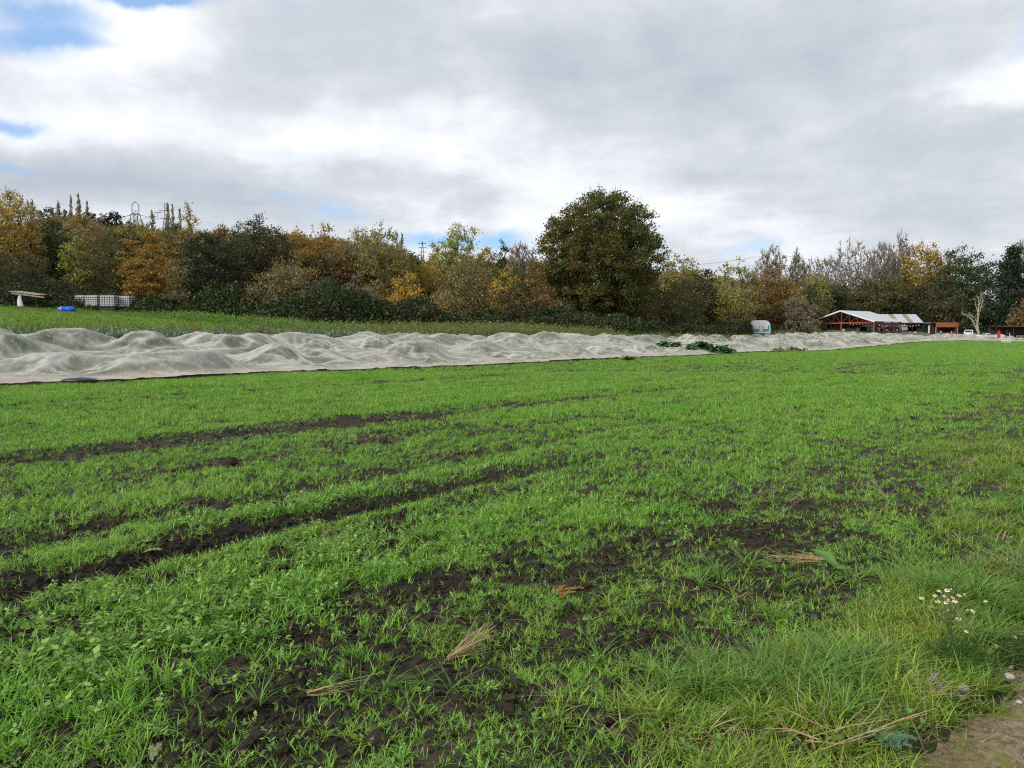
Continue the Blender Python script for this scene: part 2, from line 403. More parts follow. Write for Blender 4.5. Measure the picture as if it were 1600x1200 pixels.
# ============================================================ GROUND
def build_ground():
    a1 = np.radians(np.arange(-44, 44.01, .135)); a2 = np.radians(np.arange(46, 314, 3.))
    ang = np.concatenate([a1, a2]); r = np.exp(np.concatenate([np.linspace(math.log(.8), math.log(2.2), 40)[:-1], np.linspace(math.log(2.2), math.log(9), 330)[:-1], np.linspace(math.log(9), math.log(2600), 470)]))
    A, R = np.meshgrid(ang, r); X = np.sin(A) * R; Y = np.cos(A) * R
    x = X.ravel(); y = Y.ravel(); z = ground_z(x, y); s, D = sD(x, y)
    z = np.where(D > 330, z - (D - 330) * .03, z)
    na, nr = len(ang), len(r)
    i = np.arange(nr - 1)[:, None] * na + np.arange(na)[None]; j = np.arange(nr - 1)[:, None] * na + (np.arange(na)[None] + 1) % na
    f = np.stack([i, j, j + na, i + na], -1).reshape(-1, 4)[:, ::-1]
    v = np.stack([x, y, z], 1)
    v = np.concatenate([v, [[0, 0, gz(0, .01)]]]); c = len(v) - 1
    t = np.stack([np.full(na, c), (np.arange(na) + 1) % na, np.arange(na)], 1)[:, ::-1]
    x = v[:, 0]; y = v[:, 1]; s, D = sD(x, y)
    soil = np.array([.024, .0185, .0125]); soil2 = np.array([.066, .050, .033]); gr = np.array([.12, .25, .03]); litter = np.array([.055, .042, .024]); gr2 = np.array([.075, .13, .03]); brown = np.array([.13, .10, .055])
    n1 = fbm(x / .35, y / .35, 101, 4)[:, None]; n2 = fbm(x / 4., y / 4., 111, 3)[:, None]
    c_ = soil + (soil2 - soil) * np.clip(n1 * 2.6 - 1.0, 0, 1.3)
    low = (1 - bare(s, D))[:, None] * ss(s, 30, 110)[:, None] * .65
    c_ = c_ * (1 - low) + gr * low
    vg = verge_m(s, D)[:, None]
    c_ = c_ * (1 - vg * .6) + (gr2 * .35 + brown * .25) * vg * .6
    bk = ss(D, 41, 44)[:, None]
    gb = gr2 * (.7 + .6 * n2) + (brown - gr2) * np.clip(n2 * 2 - 1.1, 0, 1)
    c_ = c_ * (1 - bk) + gb * bk
    uu = 800 + F * x / np.maximum(y, .1); yard = (ss(uu, 1235, 1265) * ss(y, 146, 152) * (y > 1) * ss(D, 14, 17))[:, None]
    c_ = c_ * (1 - yard) + (np.array([.15, .125, .09]) * (.5 + n1)) * yard
    # woodland floor
    wood = wood_mask(x, y)[:, None]
    c_ = c_ * (1 - wood) + litter * (.6 + .8 * n1) * wood
    me = mesh_np('ground', v, [f, t], [], True, {'gcol': c_, 'near': 1 - ss(np.hypot(x, y), 15, 50)})
    m, g = newmat('ground_soil')
    at_ = g.n('ShaderNodeAttribute', attribute_name='gcol').outputs['Vector']
    nr_ = g.n('ShaderNodeAttribute', attribute_name='near').outputs['Fac']
    p = pos(g); f1, _ = g.noise(p, 35, 6, .65); f2, _ = g.noise(p, 140, 4, .6)
    nd = g.n('ShaderNodeVectorMath', operation='SCALE'); g.put(nd.inputs[0], at_); g.put(nd.inputs['Scale'], g.m('ADD', g.m('MULTIPLY', f1, 1.1), .45))
    col = g.mix(g.mr(f2, .66, .76, 0, .5), nd.outputs[0], (.13, .10, .07))
    b = bumpn(g, g.m('ADD', f1, g.m('MULTIPLY', f2, .4)), .7, .02)
    surf(g, pbr(g, col, .92, 0, b, .25)); me.materials.append(m)
    o = link('ground', me); tag(o, 'dark crumbly field soil rising to a wooded hillside', 'ground', kind='structure')
def treeline_Y(u):
    return np.interp(u, [-300, 0, 165, 300, 500, 700, 850, 1000, 1150, 1250, 1350, 1500, 1700], [84, 86, 87, 83, 76, 81, 86, 88, 104, 150, 196, 198, 190])
def wood_mask(x, y):
    u = 800 + F * x / np.maximum(y, .1)
    return np.where(y > 1, ss(y - treeline_Y(u), -2, 3), ss(y, 1e5, 1e6)) * ss(sD(x, y)[1], 15, 26)
build_ground()

def build_path():
    n = 260; X, Y = np.meshgrid(np.linspace(.6, 5.2, n), np.linspace(-1.5, 5.5, n)); x = X.ravel(); y = Y.ravel()
    pm = path_m(x, y)
    z = ground_z(x, y) + .022 + (fbm(x / .12, y / .12, 7, 3) - .5) * .018 + np.clip(fbm(x / .035, y / .035, 8, 2) - .62, 0, 1) * .03 - .06 * (1 - pm)
    i = (np.arange(n - 1)[:, None] * n + np.arange(n - 1)[None]).ravel()
    f = np.stack([i, i + 1, i + n + 1, i + n], 1)
    f = f[pm[f].max(1) > .05]
    m, g = newmat('path_earth'); p = pos(g); a, _ = g.noise(p, 3.5, 6, .6); b, _ = g.noise(p, 26, 6, .7); c, _ = g.noise(p, 95, 3, .6)
    col = g.mix(g.mr(b, .38, .62), (.33, .25, .16), (.12, .09, .05))
    col = g.mix(g.mr(a, .44, .60, 0, .8), col, (.17, .17, .035))
    col = g.mix(g.mr(c, .66, .74, 0, .6), col, (.42, .38, .32))
    surf(g, pbr(g, col, .9, 0, bumpn(g, g.m('ADD', b, c), .6, .02), .2))
    tag(link('path', mesh_np('path', np.stack([x, y, z], 1), f, [m], True)), 'trodden tan earth path with moss at the lower right corner', 'path', kind='structure')
build_path()

# ============================================================ SCATTER (geometry nodes) for what nobody could count
def gn_scatter(name, P, rot, scl, idx, protos, label, cat):
    me = bpy.data.meshes.new(name); me.vertices.add(len(P)); me.vertices.foreach_set('co', np.asarray(P, np.float32).ravel())
    a = me.attributes.new('rot', 'FLOAT_VECTOR', 'POINT'); a.data.foreach_set('vector', np.asarray(rot, np.float32).ravel())
    a = me.attributes.new('scl', 'FLOAT_VECTOR', 'POINT'); a.data.foreach_set('vector', np.asarray(scl, np.float32).ravel())
    a = me.attributes.new('idx', 'INT', 'POINT'); a.data.foreach_set('value', np.asarray(idx, np.int32))
    o = link(name, me); tag(o, label, cat, kind='stuff')
    pc = bpy.data.collections.new(name + '_pieces')
    for i, pm in enumerate(protos):
        po = bpy.data.objects.new('%s_piece_%02d' % (name, i), pm); pc.objects.link(po)
    ng = bpy.data.node_groups.new(name, 'GeometryNodeTree')
    ng.interface.new_socket('Geometry', in_out='INPUT', socket_type='NodeSocketGeometry'); ng.interface.new_socket('Geometry', in_out='OUTPUT', socket_type='NodeSocketGeometry')
    N = ng.nodes.new; L = ng.links.new
    gi = N('NodeGroupInput'); go = N('NodeGroupOutput'); ci = N('GeometryNodeCollectionInfo'); ci.inputs[0].default_value = pc
    ci.inputs['Separate Children'].default_value = True; ci.inputs['Reset Children'].default_value = True
    ip = N('GeometryNodeInstanceOnPoints'); ip.inputs['Pick Instance'].default_value = True
    def nat(n, t):
        q = N('GeometryNodeInputNamedAttribute'); q.data_type = t; q.inputs[0].default_value = n
        return [s for s in q.outputs if s.enabled][0]
    L(gi.outputs[0], ip.inputs['Points']); L(ci.outputs[0], ip.inputs['Instance'])
    L(nat('idx', 'INT'), ip.inputs['Instance Index']); L(nat('rot', 'FLOAT_VECTOR'), ip.inputs['Rotation']); L(nat('scl', 'FLOAT_VECTOR'), ip.inputs['Scale'])
    L(ip.outputs[0], go.inputs[0])
    md = o.modifiers.new('scatter', 'NODES'); md.node_group = ng
    return o
def wedge(rng, n, r0, r1, a=43):
    "n points evenly spread over an arc-shaped piece of ground in front of the camera"
    r = np.sqrt(rng.uniform(r0 * r0, r1 * r1, n)); t = np.radians(rng.uniform(-a, a, n)); return r * np.sin(t), r * np.cos(t)

M['crop'] = grass_mat('crop_blade', (.18, .415, .034), (.27, .45, .058), (.10, .27, .04), .36, .045, .45)
M['crop_broad'] = grass_mat('crop_broadleaf', (.24, .40, .075), (.17, .34, .045), (.27, .40, .09), .3, .05, .6)
M['verge'] = grass_mat('verge_blade', (.17, .31, .03), (.29, .37, .04), (.11, .22, .03), .36, .04, 1.9)
M['verge_dark'] = grass_mat('verge_blade_dark', (.12, .26, .045), (.17, .30, .045), (.09, .19, .045), .35, .04, 1.3)
M['straw'] = rough_mat('straw', (.46, .34, .18), .4, 9, .7, 0)
M['straw_grey'] = rough_mat('straw_grey', (.34, .27, .17), .4, 9, .8, 0)

def tuft_mesh(name, rng, n, rad, h0, h1, w, lean, mat, nseg=3, curl=1., per=3):
    "n plants of `per` blades"
    c = rng.normal(size=(n, 2)) * rad * .6; c = np.repeat(c, per, 0); N = n * per
    base = np.concatenate([c + rng.normal(size=(N, 2)) * .003, np.full((N, 1), -.015)], 1)
    h = rng.uniform(h0, h1, N); V, q, t = blades(base, h + .015, np.full(N, w) * rng.uniform(.7, 1.2, N), rng.uniform(0, 2 * pi, N), rng.uniform(*lean, N), nseg, rng, curl)
    nv = 2 * nseg + 1
    return mesh_np(name, V, [q, t], [mat], False, {'val': np.repeat(rng.uniform(0, 1, N), nv)})
def broad_mesh(name, rng, n, rad, h, ls, mat):
    P = []; V = []; Fq = []; k = 0; sv = []
    for i in range(n):
        c = rng.normal(size=2) * rad; hh = h * rng.uniform(.5, 1.2)
        vt, ft = tubes([[c[0], c[1], -.01]], [[c[0], c[1], hh]], [.0012], [.0008], 3); V.append(vt); Fq.append(ft + k); k += len(vt); sv += [.4] * len(vt)
        m = rng.integers(4, 8); azs = rng.uniform(0, 2 * pi, m)
        for a in azs:
            z = hh * rng.uniform(.5, 1.05); l = ls * rng.uniform(.6, 1.2); d = np.array([cos(a), sin(a), rng.uniform(-.1, .7)]); d /= np.linalg.norm(d); sd = np.array([-sin(a), cos(a), 0]); p = np.array([c[0], c[1], z])
            vv = [p, p + d * l * .45 + sd * l * .33, p + d * l, p + d * l * .45 - sd * l * .33]
            V.append(np.array(vv)); Fq.append(np.array([[0, 1, 2, 3]]) + k); k += 4; q = rng.uniform(0, 1); sv += [q] * 4
    return mesh_np(name, np.concatenate(V), np.concatenate(Fq), [mat], False, {'val': np.array(sv)})

def build_crop():
    rng = np.random.default_rng(3)
    pr = [tuft_mesh('crop_tuft', rng, 2, .030, .04, .095, .0062, (.25, 1.3), M['crop'], 3, 1, 4) for _ in range(8)]
    pr += [broad_mesh('crop_broad', rng, 2, .03, .07, .028, M['crop_broad']) for _ in range(4)]
    pr += [tuft_mesh('crop_patch', rng, 12, .12, .06, .12, .009, (.15, .9), M['crop'], 2, 1, 3) for _ in range(5)]
    pr += [tuft_mesh('crop_patch_far', rng, 26, .28, .06, .12, .018, (.2, .8), M['crop'], 2, 1, 2) for _ in range(4)]
    out = []
    def sow(n, r0, r1, lo, hi, sc, thin=1.0, broad=0.0, a=43, maxD=26.9):
        x, y = wedge(rng, n, r0, r1, a); s, D = sD(x, y)
        b = bare(s, D); gp = fbm(x / .17, y / .17, 181, 2); keep = rng.uniform(0, 1, n) > (b ** 1.5) * (.90 - .16 * (D < 4.2))
        if r1 < 34: keep &= rng.uniform(0, 1, n) < .22 + 1.5 * ss(gp, .36, .60)
        thick = .30 + .85 * fbm(s / 1.3, D / .7, 131, 3)
        edge = np.minimum(maxD + .4, net_front(s) + .12) + .7 * (fbm(s / 1.5, D / 1.5, 133, 2) - .55)
        keep &= (D < edge) & (rng.uniform(0, 1, n) < thick) & (rng.uniform(0, 1, n) > verge_m(s, D) * .75) & (path_m(x, y) < .3)
        x, y, s, D, b = x[keep], y[keep], s[keep], D[keep], b[keep]; m = len(x)
        z = ground_z(x, y)
        vig = .72 + .5 * fbm(s / 2.2, D / .9, 141, 3) + .25 * bell(D, 4.3, .9) * (1 - ss(s, 5, 9)) + .2 * bell(D, 3.9, .7) * bell(s, 0, 3)
        vig *= (1 - .30 * b) * rng.uniform(.65, 1.25, m) * (1 - .22 * (1 - ss(D, 2.6, 3.8)))
        near_broad = .06 + .22 * ss(fbm(s / 1.2, D / 1.2, 151, 2), .5, .7) + .12 * bell(D, 4.2, 1.0) * (1 - ss(s, 3, 6))
        idx = rng.integers(lo, hi, m)
        if broad: idx = np.where(rng.uniform(0, 1, m) < near_broad * broad, rng.integers(8, 12, m), idx)
        out.append((np.stack([x, y, z], 1), np.stack([rng.normal(0, .08, m), rng.normal(0, .08, m), rng.uniform(0, 6.28, m)], 1), np.stack([vig * sc] * 3, 1), idx))
    sow(46000, 2.2, 7.5, 0, 8, 1.0, broad=1.0)
    sow(70000, 7.5, 15, 0, 8, 1.08, broad=.6)
    sow(48000, 15, 34, 12, 17, 1.0)
    sow(60000, 34, 80, 12, 17, 1.1)
    sow(70000, 80, 215, 17, 21, 1.2, maxD=26.5)
    P, R, S, I = [np.concatenate(q) for q in zip(*out)]
    gn_scatter('crop_grass', P, R, S, I, pr, 'bright green cereal seedlings sown in rows over the dark soil', 'crop')
build_crop()

def build_verge():
    rng = np.random.default_rng(8)
    pr = [tuft_mesh('verge_tuft', rng, 5, .045, .05, .15, .0078, (.4, 1.7), M['verge'], 4, 1, 4) for _ in range(6)]
    pr += [tuft_mesh('verge_long', rng, 4, .03, .13, .27, .009, (.5, 1.7), M['verge_dark'], 5, 1, 4) for _ in range(4)]
    pr += [tuft_mesh('verge_dead', rng, 3, .05, .03, .15, .0045, (.8, 2.4), M['straw'], 4, 1, 3) for _ in range(3)]
    pr += [broad_mesh('verge_clover', rng, 4, .04, .05, .032, M['verge_dark']) for _ in range(3)]
    out = []
    for n, r0, r1, sc in ((19000, 1.8, 6, 1.0), (16000, 6, 14, 1.15), (16000, 14, 45, 1.5)):
        x, y = wedge(rng, n, r0, r1, 44); s, D = sD(x, y)
        clump = fbm(x / .45, y / .45, 161, 3)
        keep = (rng.uniform(0, 1, n) < verge_m(s, D) * (.22 + 1.1 * clump)) & (rng.uniform(0, 1, n) > path_m(x, y) * 1.02) & (D > -6)
        keep |= (rng.uniform(0, 1, n) < .03) & (D < 3) & (path_m(x, y) < .5)
        x, y, s, D, clump = x[keep], y[keep], s[keep], D[keep], clump[keep]; m = len(x)
        dk = ss(fbm(x / .7, y / .7, 171, 2), .50, .66)
        q = rng.uniform(0, 1, m)
        idx = np.where(q < .42 + .0 * dk, rng.integers(0, 6, m), np.where(q < .42 + .25 * dk, rng.integers(6, 10, m), np.where(q < .72, rng.integers(0, 6, m), rng.integers(10, 13, m))))
        idx = np.where((rng.uniform(0, 1, m) < .10), rng.integers(13, 16, m), idx)
        v = sc * (.45 + .75 * clump) * rng.uniform(.7, 1.2, m) * (1 - .5 * ss(path_m(x, y), .02, .5))
        out.append((np.stack([x, y, ground_z(x, y)], 1), np.stack([rng.normal(0, .12, m), rng.normal(0, .12, m), rng.uniform(0, 6.28, m)], 1), np.stack([v, v, v * .95], 1), idx))
    P, R, S, I = [np.concatenate(q) for q in zip(*out)]
    gn_scatter('verge_grass', P, R, S, I, pr, 'rough yellow-green verge grass with dry stalks beside the path', 'grass')
build_verge()

M['clod'] = rough_mat('clod_soil', (.052, .040, .027), .6, 3, .95, .8)
def blob_mesh(name, rng, n1=9, n2=12, amp=.28, mat=None, flat=.75, asp=1.):
    v = []; ph = rng.uniform(0, 50, 3)
    for i in range(n1 + 1):
        th = pi * i / n1
        for j in range(n2):
            a = 2 * pi * j / n2; d = np.array([sin(th) * cos(a) * asp, sin(th) * sin(a), cos(th) * flat])
            k = 1 + amp * (float(fbm(np.array([d[0] * 1.7 + d[2] + ph[0]]), np.array([d[1] * 1.7 - d[2] + ph[1]]), 3, 3)[0]) * 2 - 1)
            v.append(d * k)
    f = [(i * n2 + j, (i + 1) * n2 + j, (i + 1) * n2 + (j + 1) % n2, i * n2 + (j + 1) % n2) for i in range(n1) for j in range(n2)]
    return mesh_np(name, np.array(v), np.array(f), [mat] if mat else [], True)
def build_clods():
    rng = np.random.default_rng(12); pr = [blob_mesh('clod', rng, 5, 6, .7, M['clod'], .7) for _ in range(6)]
    for p_ in pr: p_.polygons.foreach_set('use_smooth', np.zeros(len(p_.polygons), bool))
    xa, ya = wedge(rng, 150000, 2.2, 8, 42); xb, yb = wedge(rng, 110000, 8, 24, 42); x = np.concatenate([xa, xb]); y = np.concatenate([ya, yb]); s, D = sD(x, y)
    k = (rng.uniform(0, 1, len(x)) < .10 + bare(s, D) * .85) & (D < 27) & (path_m(x, y) < .2) & (verge_m(s, D) < .6)
    x, y = x[k], y[k]; m = len(x); r = rng.exponential(.0065, m) + .003; r = np.minimum(r, .035)
    gn_scatter('soil_clods', np.stack([x, y, ground_z(x, y) + r * .1], 1), rng.uniform(0, 6.28, (m, 3)), np.stack([r, r * rng.uniform(.7, 1.3, m), r], 1), rng.integers(0, 6, m), pr, 'loose dark soil crumbs lying in the bare strips', 'soil')
    # scraps of straw over the soil
    M_ = 2600; x, y = wedge(rng, 26000, 2.2, 22, 42); s, D = sD(x, y); k = (rng.uniform(0, 1, len(x)) < .10 * (.25 + bare(s, D))) & (D < 26)
    x, y = x[k], y[k]; m = len(x); z = ground_z(x, y) + .008; a = rng.uniform(0, 6.28, m); L = rng.uniform(.02, .10, m)
    p0 = np.stack([x, y, z], 1); p1 = p0 + np.stack([np.cos(a) * L, np.sin(a) * L, rng.uniform(-.005, .02, m)], 1)
    V, Fc = tubes(p0, p1, np.full(m, .0018), np.full(m, .0014), 3)
    tag(link('straw_litter', mesh_np('straw_litter', V, Fc, [M['straw_grey']])), 'scattered bits of broken straw on the soil', 'straw', kind='stuff')
build_clods()

# ============================================================ TREES
def envelope(kind, n, H, Wd, cb, rng):
    "tip positions inside the crown envelope (tree at the origin)"
    R = Wd / 2; out = []
    ph = rng.uniform(0, 100)
    d = rng.normal(size=(n * 3, 3)); d /= np.linalg.norm(d, axis=1, keepdims=True)
    az_ = np.arctan2(d[:, 1], d[:, 0]); lump = .80 + .42 * fbm(az_ * 1.3 + ph, d[:, 2] * 2.2 + ph, 3, 3)
    ch = H * (1 - cb)
    if kind == 'oak': lump = .95 + .35 * (lump - 1)
    if kind in ('round', 'open', 'ivy', 'layered', 'bare', 'oak'):
        rr = rng.uniform(0, 1, n * 3) ** (1 / 2.6)
        p = d * rr[:, None] * lump[:, None]
        zz = p[:, 2]
        wid = np.where(zz < 0, 1 - .10 * zz ** 2, 1.0)
        P = np.stack([p[:, 0] * R * wid, p[:, 1] * R * wid, H * cb + ch * (.46 + zz * .54)], 1)
        if kind == 'bare': P = P[(P[:, 2] > H * (cb + .10)) | (rng.uniform(size=len(P)) < .5)]
        if kind == 'layered':
            lay = ch / 6; P[:, 2] = np.round((P[:, 2] + .9 * (fbm(P[:, 0] / 2.2 + 5, P[:, 1] / 2.2, 3, 2) - .5) * lay * 2.2) / lay) * lay - .9 * (fbm(P[:, 0] / 2.2 + 5, P[:, 1] / 2.2, 3, 2) - .5) * lay * 2.2 - .12 * np.hypot(P[:, 0], P[:, 1]) + rng.normal(0, lay * .2, len(P))
    elif kind == 'poplar':
        t = rng.uniform(0, 1, n * 3); w = np.sin(np.clip(t * .86 + .14, 0, 1) * pi) ** .6
        P = np.stack([d[:, 0] * R * w * rng.uniform(.2, 1, n * 3), d[:, 1] * R * w * rng.uniform(.2, 1, n * 3), H * cb + ch * t], 1)
    elif kind == 'cone':
        t = rng.uniform(0, 1, n * 3) ** 1.3; w = (1 - t) ** .75 * (.8 + .3 * np.sin(t * 25 + ph))
        rr = rng.uniform(0, 1, n * 3) ** .5
        P = np.stack([np.cos(az_) * R * w * rr, np.sin(az_) * R * w * rr, H * cb + ch * t], 1)
    else:  # shrub: broad dome down to the ground
        rr = rng.uniform(0, 1, n * 3) ** (1 / 2.4); p = d * rr[:, None] * lump[:, None]
        P = np.stack([p[:, 0] * R, p[:, 1] * R, .05 * H + H * .93 * np.abs(p[:, 2])], 1)
    P = P[:n]; P[:, 2] = np.clip(P[:, 2], .15, None)
    return P
def skeleton(P, trunk_h, rng, lean=(0, 0)):
    "join every tip to the cheapest nearby node -> nodes, parent"
    top = np.array([lean[0], lean[1], trunk_h]); nt_ = 5
    nodes = [top * k / nt_ for k in range(nt_ + 1)]; par = [-1, 0, 1, 2, 3, 4]; pl_ = [trunk_h * k / nt_ for k in range(nt_ + 1)]
    order = np.argsort(np.linalg.norm((P - top) * [1, 1, .8], axis=1))
    A = np.zeros((len(P) * 2 + 8, 3)); A[:nt_ + 1] = nodes; Lp = np.zeros(len(A)); Lp[:nt_ + 1] = pl_; n = nt_ + 1
    tips = []
    for k in order:
        p = P[k]; dv = p - A[2:n]; d = np.linalg.norm(dv, axis=1)
        cost = d + .28 * Lp[2:n] + np.where(dv[:, 2] < 0, -dv[:, 2] * .6, 0)
        j = int(np.argmin(cost)) + 2
        if d[j - 2] > .5:
            mid = (A[j] * .5 + p * .5) + rng.normal(size=3) * .09 * d[j - 2] + [0, 0, -.04 * d[j - 2]]
            A[n] = mid; Lp[n] = Lp[j] + d[j - 2] * .5; par.append(j); n += 1; j = n - 1
        A[n] = p; Lp[n] = Lp[j] + np.linalg.norm(p - A[j]); par.append(j); tips.append(n); n += 1
    return A[:n], np.array(par), np.array(tips)
def tree_meshes(kind, H, Wd, cb, Y, pal, dens, rng, trunk_r=None, twigmat='twig_brown', ntips=None, bark='bark', stem=None):
    leaf = .0028 * Y * (1.0 if kind != 'oak' else .95); pxm = 768. / Y
    area = (H * (1 - cb) * Wd) * pxm ** 2 * .78
    n = ntips or int(np.clip(area / 14, 60, 500))
    P = envelope(kind, n, H, Wd, cb, rng)
    A, par, tips = skeleton(P, (stem if stem else max(H * cb * .9, H * .14)) if kind != 'poplar' else H * .75, rng, (rng.normal() * .15, rng.normal() * .15))
    cnt = np.zeros(len(A)); cnt[tips] = 1
    for i in range(len(A) - 1, 0, -1): cnt[par[i]] += cnt[i]
    r = cnt ** .5; tr = trunk_r or H * .022; r = r / r[0] * tr; r = np.maximum(r, .00028 * Y)
    r[0] *= 1.35
    e = np.arange(1, len(A)); V, Fc = tubes(A[par[e]], A[e], np.minimum(r[par[e]], r[e] * 1.5), r[e], 5 if Y < 130 else 4)
    V[:, 2] = np.where(V[:, 2] < .05, V[:, 2] - .6, V[:, 2])
    trunk = mesh_np('trunk', V, Fc, [M[bark]], True)
    vs, fs, tn, vl, mi = [], [], [], [], []; k = 0
    if dens > 0:
        nl = int(area * dens * 1.25); per = nl / len(tips); sg = (H * (1 - cb) * Wd * Wd / len(tips)) ** (1 / 3) * (.31 if kind != 'oak' else .25)
        which = rng.integers(0, len(tips), nl)
        off = rng.normal(size=(nl, 3)) * [1, 1, .62 if kind != 'layered' else .28] * sg * rng.uniform(.75, 1.2, (nl, 1))
        C = A[tips][which] + off
        tt = np.clip(rng.beta(.8, .8, len(tips)) * .8 + .5 * (fbm(A[tips][:, 0] / 2.2 + 9 + A[tips][:, 1] * .3, A[tips][:, 2] / 2.2, 5, 2) - .5), 0, 1)
        vv = rng.uniform(0, 1, len(tips))
        if kind == 'oak': tt = np.clip(ss(fbm(A[tips][:, 0] / 1.7 + 3.1 + A[tips][:, 1] * .1, A[tips][:, 2] / 1.3, 15, 2), .44, .62) * 1.0 * (1 - .7 * ss(A[tips][:, 2] / H, .55, .85)) + .08, 0, 1)
        C = C[C[:, 2] > .05] if kind != 'shrub' else np.where(C[:, 2:3] < .05, np.abs(C) * [1, 1, 1], C) * 1.0
        which = which[:len(C)]
        a, b = leafquads(C, leaf, rng); vs.append(a); fs.append(b); k += len(a)
        tn.append(np.repeat(np.clip(tt[which] * .75 + rng.uniform(-.2, .45 if kind != 'oak' else .10, len(C)), 0, 1), 4)); vl.append(np.repeat(np.clip(vv[which] * .5 + rng.uniform(0, .6, len(C)), 0, 1), 4))
        mi.append(np.zeros(len(b)))
    tw = {'bare': 5, 'open': 5, 'poplar': 5, 'shrub': 5, 'oak': 2, 'round': 2, 'layered': 1, 'cone': 1, 'ivy': 1}[kind]
    nt_ = len(tips) * tw; wt = np.repeat(np.arange(len(tips)), tw); p0 = A[tips][wt]
    out = p0 - np.array([0, 0, H * max(cb, .2)]); out /= np.linalg.norm(out, axis=1, keepdims=True) + 1e-6
    dr = out * .6 + rng.normal(size=(nt_, 3)) * .45 + [0, 0, .55 if kind != 'poplar' else 2.2]; dr /= np.linalg.norm(dr, axis=1, keepdims=True)
    ln = rng.uniform(.4, 1., nt_) * (H * .075 if kind != 'poplar' else H * .05); rt = .00030 * Y if kind in ('bare', 'poplar') else .00026 * Y
    p1 = p0 + dr * ln[:, None] * .5; p2 = p1 + (dr + [0, 0, .25]) * ln[:, None] * .5
    a, b = tubes(np.concatenate([p0, p1]), np.concatenate([p1, p2]), np.concatenate([np.full(nt_, rt), np.full(nt_, rt * .8)]), np.concatenate([np.full(nt_, rt * .8), np.full(nt_, rt * .35)]), 3)
    vs.append(a); fs.append(b + k); tn.append(np.zeros(len(a))); vl.append(np.zeros(len(a))); mi.append(np.ones(len(b)))
    crown = mesh_np('crown', np.concatenate(vs), np.concatenate(fs), [M['leaf_' + pal], M[twigmat]], False, {'tint': np.concatenate(tn), 'val': np.concatenate(vl)}, np.concatenate(mi))
    return trunk, crown
def plant_tree(i, name, cat, label, u, Y, vt, w, kind, pal, cb=.25, dens=1.6, group=None, **kw):
    rng = np.random.default_rng(1000 + i)
    x, y = at(u, Y); zg = gz(x, y) - .05; H = zt(vt, Y) - zg; Wd = w / F * Y
    t, c = tree_meshes(kind, H * .97, Wd, cb, Y, pal, dens, rng, **kw)
    e = thing(name, label, cat, (x, y, zg), 0, group)
    link('trunk', t, e); link('crown', c, e)
    return e
G1 = 'trees of the autumn wood along the field'
